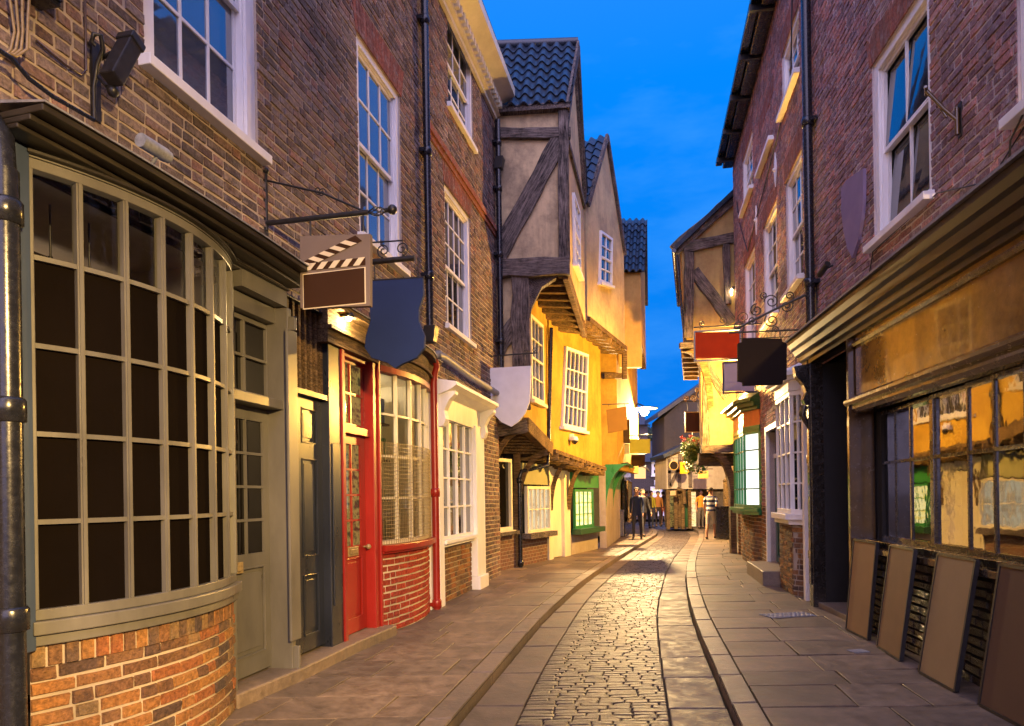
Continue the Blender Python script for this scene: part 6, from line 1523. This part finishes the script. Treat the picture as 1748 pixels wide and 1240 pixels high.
pC = R1.W(12.2, -.13, 3.94); lantern('street lantern on the right hand wall beside the camera', tuple(pC), tuple(R1.W(12.2, 0, 4.2)), LAMP_C, WARM2, .13, rim=-.03, zl=-.02)
pD = V(5.95, 33.2, 4.2); lantern('street lantern further round the bend', tuple(pD), (5.35, 33.2, 4.3), LAMP_D, WARM)
s_, z_0 = R2.sz(1257, 492); wl = R2.thing('wall_light', 'small glowing wall light at the corner of the brick terrace', 'light', .06, -.02, R2.Z(1257, 492))
MB().tube([(0, -.05, .07), (0, -.07, 0), (0, -.06, -.10)], [.015, .032, .015], 10).build('lamp_glass', M['bulb'], wl); MB().box(-.03, .03, -.05, .018, .06, .12).build('mount', IR, wl)
def shop_light(parent, loc, e, color=(1, .78, .48), size=.12, nm='shop_point_light'):
    ld_ = bpy.data.lights.new('shop_point_light', 'POINT'); ld_.energy = e; ld_.color = color; ld_.shadow_soft_size = size
    o = bpy.data.objects.new('shop_point_light', ld_); COL.objects.link(o); o.parent = parent; o.location = loc
shop_light(h1, ((c0+c1)/2, .8, 2.9), 20)
fx_, fz_ = L1.sz(595, 543, .14)
t = L1.thing('fascia_light', 'small glowing swan neck light under the cornice beside the clapper sign', 'light', fx_, -.14, fz_)
MB().ball((0, 0, -.01), .03, 10, sz=.8).build('bulb', M['bulb'], t)
MB().lathe([(.015, .07), (.04, .05), (.085, -.005), (.08, -.005), (.035, .04)], (0, 0, 0), 14).build('lamp_shade', M['iron'], t)
MB().tube([(0, 0, .06), (0, .03, .10), (0, .07, .10), (0, .12, .08)], .010).build('mount', IR, t)
shop_light(t, (0, 0, -.05), FASCIA_W, (1, .66, .26), .03)
# ------------------------------------------------------------------ flower basket, plants, bins, boards at the far end
def leaf_blob(mb, c, rad, n, size, mi, rng, droop=0.0):
    c = Vector(c)
    for _ in range(n):
        while True:
            p = Vector((rng.uniform(-1, 1), rng.uniform(-1, 1), rng.uniform(-1, 1)))
            if p.length < 1: break
        p = Vector((p.x*rad[0], p.y*rad[1], p.z*rad[2])); p.z -= droop*abs(p.x+p.y)
        a = Vector((rng.uniform(-1, 1), rng.uniform(-1, 1), rng.uniform(-1, 1))).normalized(); b = a.orthogonal().normalized(); s = size*rng.uniform(.6, 1.3)
        mb.add([c+p-a*s, c+p+b*s*.45, c+p+a*s, c+p-b*s*.45], [(0, 1, 2, 3)], mi)
rg3 = random.Random(5)
bc = P(1184, 762, 22.5); t = thing('flower_basket', 'hanging basket of trailing green leaves with red flowers', 'flower basket', tuple(bc))
b = MB(); leaf_blob(b, bc+V(0, 0, .0), (.42, .42, .30), 500, .055, 0, rg3)
for _ in range(46):
    x, y, l = rg3.uniform(-.38, .38), rg3.uniform(-.38, .38), rg3.uniform(.2, .95)
    for k in range(26): leaf_blob(b, bc+V(x+rg3.uniform(-.05, .05), y+rg3.uniform(-.05, .05), -l*k/26), (.06, .06, .05), 1, .07, 0, rg3)
b.build('foliage', M['leaf'], t, world=True)
b = MB()
for _ in range(26): leaf_blob(b, bc+V(rg3.uniform(-.42, .42), rg3.uniform(-.42, .1), rg3.uniform(.02, .34)), (.05, .05, .05), 9, .045, 0, rg3)
b.build('flower', M['petal'], t, world=True)
b = MB(); b.lathe([(.02, -.26), (.16, -.22), (.26, -.1), (.28, 0), (.25, 0)], bc, 14); b.build('basket', M['timber_b'], t, world=True)
b = MB()
for k in range(3): b.tube([bc+V(.27*math.cos(k*2.1), .27*math.sin(k*2.1), 0), bc+V(0, 0, .55)], .008, 5)
b.tube([bc+V(0, 0, .55), bc+V(.6, .0, .6)], .014, 5); b.build('chain', IR, t, world=True)
def bin_(label, px, py, w, d, h, m, name='rubbish_bin', cat='bin'):
    p = G(px, py); t = thing(name, label, cat, (p.x, p.y, 0), -.2)
    b = MB(); b.prism([(-w*.46, -d*.46, 0.03), (w*.46, -d*.46, .03), (w*.46, d*.46, .03), (-w*.46, d*.46, .03)], (0, 0, h-.1)); b.build('body', m, t, bevel=.02)
    b = MB(); b.box(-w/2, w/2, -d/2, d/2, h-.069, h); b.box(-w*.3, w*.3, -d*.52, -d*.5-.001, h-.06, h-.02); b.build('lid', m, t, bevel=.015); return t
p_ = G(1234, 921); dpt = p_.y; bin_('black waste bin standing by the dark opening of the yellow house', 1234, 921, .52, .5, 1.12, M['black'])
bin_('dark grey bin on the left pavement beside the potted plant', 1057, 917, .38, .4, 1.0, M['steel'])
p_ = G(1046, 919); t = thing('potted_plant', 'yellow green plant in a pale pot on the left pavement', 'plant', (p_.x, p_.y, 0))
b = MB(); b.lathe([(.0, 0), (.12, 0), (.16, .32), (.14, .32), (.0, .28)], p_, 14); b.build('pot', M['white'], t, world=True)
b = MB(); leaf_blob(b, p_+V(0, 0, .65), (.24, .24, .38), 420, .05, 0, rg3); b.build('foliage', stone_mat('yellow leaves', [(.30, .30, .05), (.2, .26, .05)]), t, world=True)
b = MB(); b.tube([p_+V(0, 0, .28), p_+V(0, 0, .6)], .02, 6); b.build('stem', M['timber_b'], t, world=True)
def a_board(label, px, py, w, h, hx, depth=None):
    p = G(px, py); t = thing('pavement_sign', label, 'sign', (p.x, p.y, 0), -.1)
    for s_ in (-1, 1):
        b = MB(); b.hexa([(-w/2, s_*.25, 0.01), (w/2, s_*.25, .01), (w/2, s_*.22, .01), (-w/2, s_*.22, .01), (-w/2, s_*.035, h), (w/2, s_*.035, h), (w/2, s_*.005, h), (-w/2, s_*.005, h)]); b.build('panel', board('a board '+hx, hx), t, bevel=.004)
    return t
a_board('orange pavement sign standing near the striped walker', 1184, 898, .55, 1.0, '#c9701c')
a_board('white pavement sign by the dark green door at the bend', 1172, 893, .5, .95, '#c9bfae')
# far tree
tp_ = P(1110, 780, 60); t = thing('tree', 'dark leafy tree showing above the far roofs', 'tree', (tp_.x, 60, -.16))
b = MB(); b.tube([(tp_.x, 60, -.16), (tp_.x+.1, 60, 3), (tp_.x-.1, 60, 6)], [.28, .22, .1], 8); b.tube([(tp_.x, 60, 4), (tp_.x+1.2, 60, 6.2)], [.12, .05], 6); b.tube([(tp_.x, 60, 4), (tp_.x-1.3, 60, 6)], [.12, .05], 6); b.build('trunk', M['timber'], t, world=True)
b = MB()
for k in range(16):
    c = V(tp_.x+rg3.uniform(-2.2, 2.2), 60+rg3.uniform(-1.5, 1.5), rg3.uniform(5.0, 7.4)); leaf_blob(b, c, (.8, .8, .6), 170, .15, 0, rg3)
b.build('crown', stone_mat('dark leaves', [(.02, .045, .02), (.04, .07, .025)]), t, world=True)
# ================================================================== people
def person(label, px, py, mat_fn, pose='stand', face=0.0, hgt=1.74, hair=(.03, .02, .015), bag=False):
    p = G(px, py) if not isinstance(px, Vector) else px
    t = thing('person', label, 'person', (p.x, p.y, 0), face)
    k = hgt/1.75
    st = {'stand': (.02, -.02, .0), 'walk': (.22, -.26, .16), 'step': (.12, -.16, .1)}[pose]
    v = []; e = []; r = []
    def J(x, y, z, rad, par=None, ry=None):
        v.append((x*k, y*k, z*k)); r.append((rad*k, (ry or rad)*k))
        if par is not None: e.append((par, len(v)-1))
        return len(v)-1
    pel = J(0, 0, .95, .145, None, .105)
    wst = J(0, .0, 1.10, .135, pel, .095); ch = J(0, -.01, 1.30, .16, wst, .105); sh = J(0, 0, 1.44, .10, ch, .075)
    nk = J(0, -.01, 1.52, .052, sh); jaw = J(0, -.02, 1.60, .068, nk, .08); hd = J(0, -.01, 1.69, .076, jaw, .092); J(0, 0, 1.74, .05, hd, .06)
    J(0, -.115, 1.635, .012, jaw)
    for s_, fr in ((-1, st[0]), (1, st[1])):
        hip = J(s_*.09, 0, .90, .095, pel); kn = J(s_*.10, -fr*.6-.02, .50, .062, hip); cf = J(s_*.10, -fr*.85+.02, .33, .055, kn); an = J(s_*.10, -fr+.03, .085, .038, cf); J(s_*.11, -fr+.06, .035, .034, an); toe = J(s_*.115, -fr-.10, .03, .036, an, .03); J(s_*.12, -fr-.16, .026, .03, toe, .02)
    for s_, fr in ((-1, -st[2]), (1, st[2])):
        shd = J(s_*.185, 0, 1.41, .058, sh); el = J(s_*.225, -fr*.5+.03, 1.14, .044, shd); wr = J(s_*.235, -fr-.04, .91, .028, el); pm = J(s_*.237, -fr-.06, .85, .030, wr, .018); 
        for q, dy in enumerate((-.028, -.010, .008, .025)):
            a = J(s_*.238, -fr-.06+dy, .80-.004*abs(q-1), .0095, pm); b_ = J(s_*.230, -fr-.068+dy, .772-.004*abs(q-1), .0085, a); J(s_*.222, -fr-.072+dy, .752, .007, b_)
        a = J(s_*.226, -fr-.100, .84, .010, pm); J(s_*.220, -fr-.112, .80, .008, a)
    me = bpy.data.meshes.new('body'); me.from_pydata(v, e, []); o = bpy.data.objects.new('body', me); COL.objects.link(o); o.parent = t
    sk = o.modifiers.new('skin', 'SKIN'); sk.use_smooth_shade = True
    for i, rr in enumerate(r): me.skin_vertices[0].data[i].radius = rr
    me.skin_vertices[0].data[0].use_root = True
    sb = o.modifiers.new('sub', 'SUBSURF'); sb.levels = 1; sb.render_levels = 2
    me.materials.append(mat_fn)
    hb = MB(); hb.lathe([(.086*k, .0), (.098*k, .04*k), (.09*k, .085*k), (.055*k, .12*k), (.0, .128*k)], (0, .012*k, 1.655*k), 12); ho = hb.build('hair', paint('hair', hair, .7), t)
    for s_ in (-1, 1): ear = MB(); ear.ball((s_*.078*k, .0, 1.645*k), .022*k, 8); ear.build('ear', M['skin'], t)
    ey = MB()
    for s_ in (-1, 1): ey.ball((s_*.032*k, -.092*k, 1.665*k), .011*k, 6)
    ey.build('eyes', M['dark'], t)
    if bag:
        b = MB(); b.box(-.14, .14, .10, .26, 1.0*k, 1.42*k); b.build('backpack', M['navy'], t, bevel=.04)
    return t
def cloth(name, top, trou, skin=(.42, .24, .16), shoes=(.03, .025, .02), hem=.95, leg=.12, stripes=None, sleeve=1.12, h=1.74):
    k = h/1.75; t = NT(name); tc = t.n('ShaderNodeTexCoord'); sp = t.n('ShaderNodeSeparateXYZ'); t.l(tc.outputs['Object'], sp.inputs[0]); z = sp.outputs[2]
    mp_ = t.n('ShaderNodeMath', operation='DIVIDE'); t.l(z, mp_.inputs[0]); mp_.inputs[1].default_value = 1.8*k
    u = lambda a: a/1.8
    col = t.ramp(mp_.outputs[0], [(0, shoes), (u(.085), skin), (u(leg), trou), (u(hem), top), (u(1.475), skin)], 'CONSTANT')
    if stripes:
        w = t.n('ShaderNodeMath', operation='SINE'); m_ = t.n('ShaderNodeMath', operation='MULTIPLY'); t.l(z, m_.inputs[0]); m_.inputs[1].default_value = 40; t.l(m_.outputs[0], w.inputs[0])
        g1 = t.n('ShaderNodeMath', operation='GREATER_THAN'); t.l(w.outputs[0], g1.inputs[0]); g1.inputs[1].default_value = -.1
        a = t.ramp(mp_.outputs[0], [(0, (0, 0, 0)), (u(hem), (1, 1, 1)), (u(1.475), (0, 0, 0))], 'CONSTANT'); f_ = t.n('ShaderNodeMath', operation='MULTIPLY'); t.l(a, f_.inputs[0]); t.l(g1.outputs[0], f_.inputs[1])
        col = t.mix(f_.outputs[0], col, stripes)
    # arms below the sleeve are bare
    ax = t.n('ShaderNodeMath', operation='ABSOLUTE'); t.l(sp.outputs[0], ax.inputs[0]); g2 = t.n('ShaderNodeMath', operation='GREATER_THAN'); t.l(ax.outputs[0], g2.inputs[0]); g2.inputs[1].default_value = .185*k
    l2 = t.n('ShaderNodeMath', operation='LESS_THAN'); t.l(z, l2.inputs[0]); l2.inputs[1].default_value = sleeve*k
    f2 = t.n('ShaderNodeMath', operation='MULTIPLY'); t.l(g2.outputs[0], f2.inputs[0]); t.l(l2.outputs[0], f2.inputs[1])
    col = t.mix(f2.outputs[0], col, tuple(skin)+(1,))
    t.bsdf(col, .8, t.bump(t.noise(30), .3, .01), spec=.2); return t.m
M['skin'] = paint('skin', (.42, .24, .16), .6, .1)
person('person in blue and white striped shirt and pale shorts on the right', 1214, 921, cloth('striped shirt', (.62, .62, .66), (.42, .38, .33), stripes=(.035, .05, .13, 1), leg=.52, sleeve=1.22), 'step', 2.6)
person('person in dark navy coat walking nearest on the left pavement', 1088, 921, cloth('navy coat', (.02, .028, .07), (.03, .03, .04), hem=.80, leg=.10, sleeve=.9, h=1.78), 'walk', -.3, 1.78, bag=True)
person('person in black jacket walking behind the navy coated walker', 1098, 916, cloth('black jacket', (.02, .018, .02), (.05, .045, .05), leg=.1, sleeve=.9), 'walk', .3)
person('person in olive yellow jacket in the middle of the distant group', 1112, 902, cloth('olive jacket', (.34, .28, .03), (.04, .04, .05), leg=.1, sleeve=.9), 'stand', .4, 1.70)
person('person in dark brown top beside the olive yellow jacket', 1104, 903, cloth('brown top', (.05, .035, .02), (.03, .03, .04), leg=.1, sleeve=.9), 'step', 2.8, 1.72)
person('person in orange brown top at the right of the distant group', 1124, 900, cloth('rust top', (.38, .16, .05), (.04, .03, .03), leg=.1, sleeve=.9), 'stand', .1, 1.68)
person('person in dark clothes and red skirt at the far right of the group', 1133, 899, cloth('dark top red skirt', (.03, .025, .03), (.22, .03, .02), leg=.5, sleeve=.9), 'stand', 2.9, 1.66)
person('person in bright orange top by the orange pavement sign', 1197, 903, cloth('orange top', (.65, .26, .03), (.12, .10, .09), leg=.1, sleeve=1.2), 'stand', .2, 1.7)
# ================================================================== sky, sun, camera
wd = bpy.data.worlds.new('World'); sc.world = wd; wd.use_nodes = True
nt = wd.node_tree; nt.nodes.clear()
out = nt.nodes.new('ShaderNodeOutputWorld'); bg = nt.nodes.new('ShaderNodeBackground')
sky = nt.nodes.new('ShaderNodeTexSky'); sky.sky_type = 'NISHITA'; sky.sun_disc = False
SUN_EL, SUN_ROT = math.radians(SKY_EL), math.radians(SKY_ROT)
sky.sun_elevation = SUN_EL; sky.sun_rotation = SUN_ROT; sky.air_density = 1.0; sky.dust_density = .6; sky.ozone_density = 3.0
# dusk colour: deep blue ahead and overhead, a violet afterglow behind the camera, raised unseen to light the walls
tc = nt.nodes.new('ShaderNodeTexCoord'); sp = nt.nodes.new('ShaderNodeSeparateXYZ'); nt.links.new(tc.outputs['Generated'], sp.inputs[0])
def ramp(fac, stops):
    r = nt.nodes.new('ShaderNodeValToRGB'); e = r.color_ramp.elements
    while len(e) < len(stops): e.new(.5)
    for i, (p, c) in enumerate(stops): e[i].position = p; e[i].color = c
    nt.links.new(fac, r.inputs[0]); return r.outputs[0]
ele = ramp(sp.outputs[2], [(0.0, (.0, .15, .66, 1)), (.18, (.0, .17, .70, 1)), (.5, (.0, .20, .80, 1)), (1, (.06, .25, .9, 1))])
mr = nt.nodes.new('ShaderNodeMapRange'); nt.links.new(sp.outputs[1], mr.inputs[0]); mr.inputs[1].default_value = .1; mr.inputs[2].default_value = -.6
glow = nt.nodes.new('ShaderNodeMix'); glow.data_type = 'RGBA'; nt.links.new(mr.outputs[0], glow.inputs[0]); nt.links.new(ele, glow.inputs[6]); glow.inputs[7].default_value = AFTERGLOW
nz = nt.nodes.new('ShaderNodeTexNoise'); nz.inputs['Scale'].default_value = 2.6; nz.inputs['Detail'].default_value = 6; nz.inputs['Roughness'].default_value = .6
mpn = nt.nodes.new('ShaderNodeMapping'); mpn.inputs['Scale'].default_value = (1, 1, 3.2); nt.links.new(tc.outputs['Generated'], mpn.inputs[0]); nt.links.new(mpn.outputs[0], nz.inputs['Vector'])
cl = ramp(nz.outputs['Fac'], [(.46, (0, 0, 0, 1)), (.74, (.55, .55, .55, 1))])
cm = nt.nodes.new('ShaderNodeMix'); cm.data_type = 'RGBA'; nt.links.new(cl, cm.inputs[0]); nt.links.new(glow.outputs[2], cm.inputs[6]); cm.inputs[7].default_value = (.07, .33, .86, 1)
# the physical sky carries part of the light
sm = nt.nodes.new('ShaderNodeMix'); sm.data_type = 'RGBA'; sm.blend_type = 'ADD'; sm.inputs[0].default_value = SKY_ADD
sc10 = nt.nodes.new('ShaderNodeMix'); sc10.data_type = 'RGBA'; sc10.blend_type = 'MULTIPLY'; sc10.inputs[0].default_value = 1.0; nt.links.new(cm.outputs[2], sc10.inputs[6]); sc10.inputs[7].default_value = (SKY_GAIN,)*3+(1,)
nt.links.new(sc10.outputs[2], sm.inputs[6]); nt.links.new(sky.outputs[0], sm.inputs[7])
nt.links.new(sm.outputs[2], bg.inputs[0]); bg.inputs[1].default_value = .1
nt.links.new(bg.outputs[0], out.inputs[0])
su = bpy.data.lights.new('sun', 'SUN'); su.energy = SUN_E; su.angle = math.radians(40); su.color = (1.0, .78, .80)
so = bpy.data.objects.new('sun', su); COL.objects.link(so); so.location = (0, -20, 30)
so.rotation_euler = (math.radians(38), 0, math.radians(-12))
cam = bpy.data.cameras.new('camera'); co = bpy.data.objects.new('camera', cam); COL.objects.link(co)
cam.sensor_width = 36; cam.lens = F/1748*36; cam.shift_y = (CY-620)/1748; cam.clip_start = .05; cam.clip_end = 800
co.location = (0, 0, H)
co.rotation_euler = (Matrix.Rotation(math.radians(90), 3, 'X') @ Matrix.Rotation(-ROLL, 3, 'Z')).to_euler()
sc.camera = co
sc.render.engine = 'CYCLES'
sc.view_settings.view_transform = 'Standard'; sc.view_settings.look = 'None'; sc.view_settings.exposure = EXPO; sc.view_settings.gamma = 1
sc.cycles.use_denoising = True; sc.cycles.max_bounces = 7; sc.cycles.transparent_max_bounces = 12; sc.cycles.sample_clamp_indirect = 4.0; sc.cycles.caustics_reflective = False; sc.cycles.caustics_refractive = False
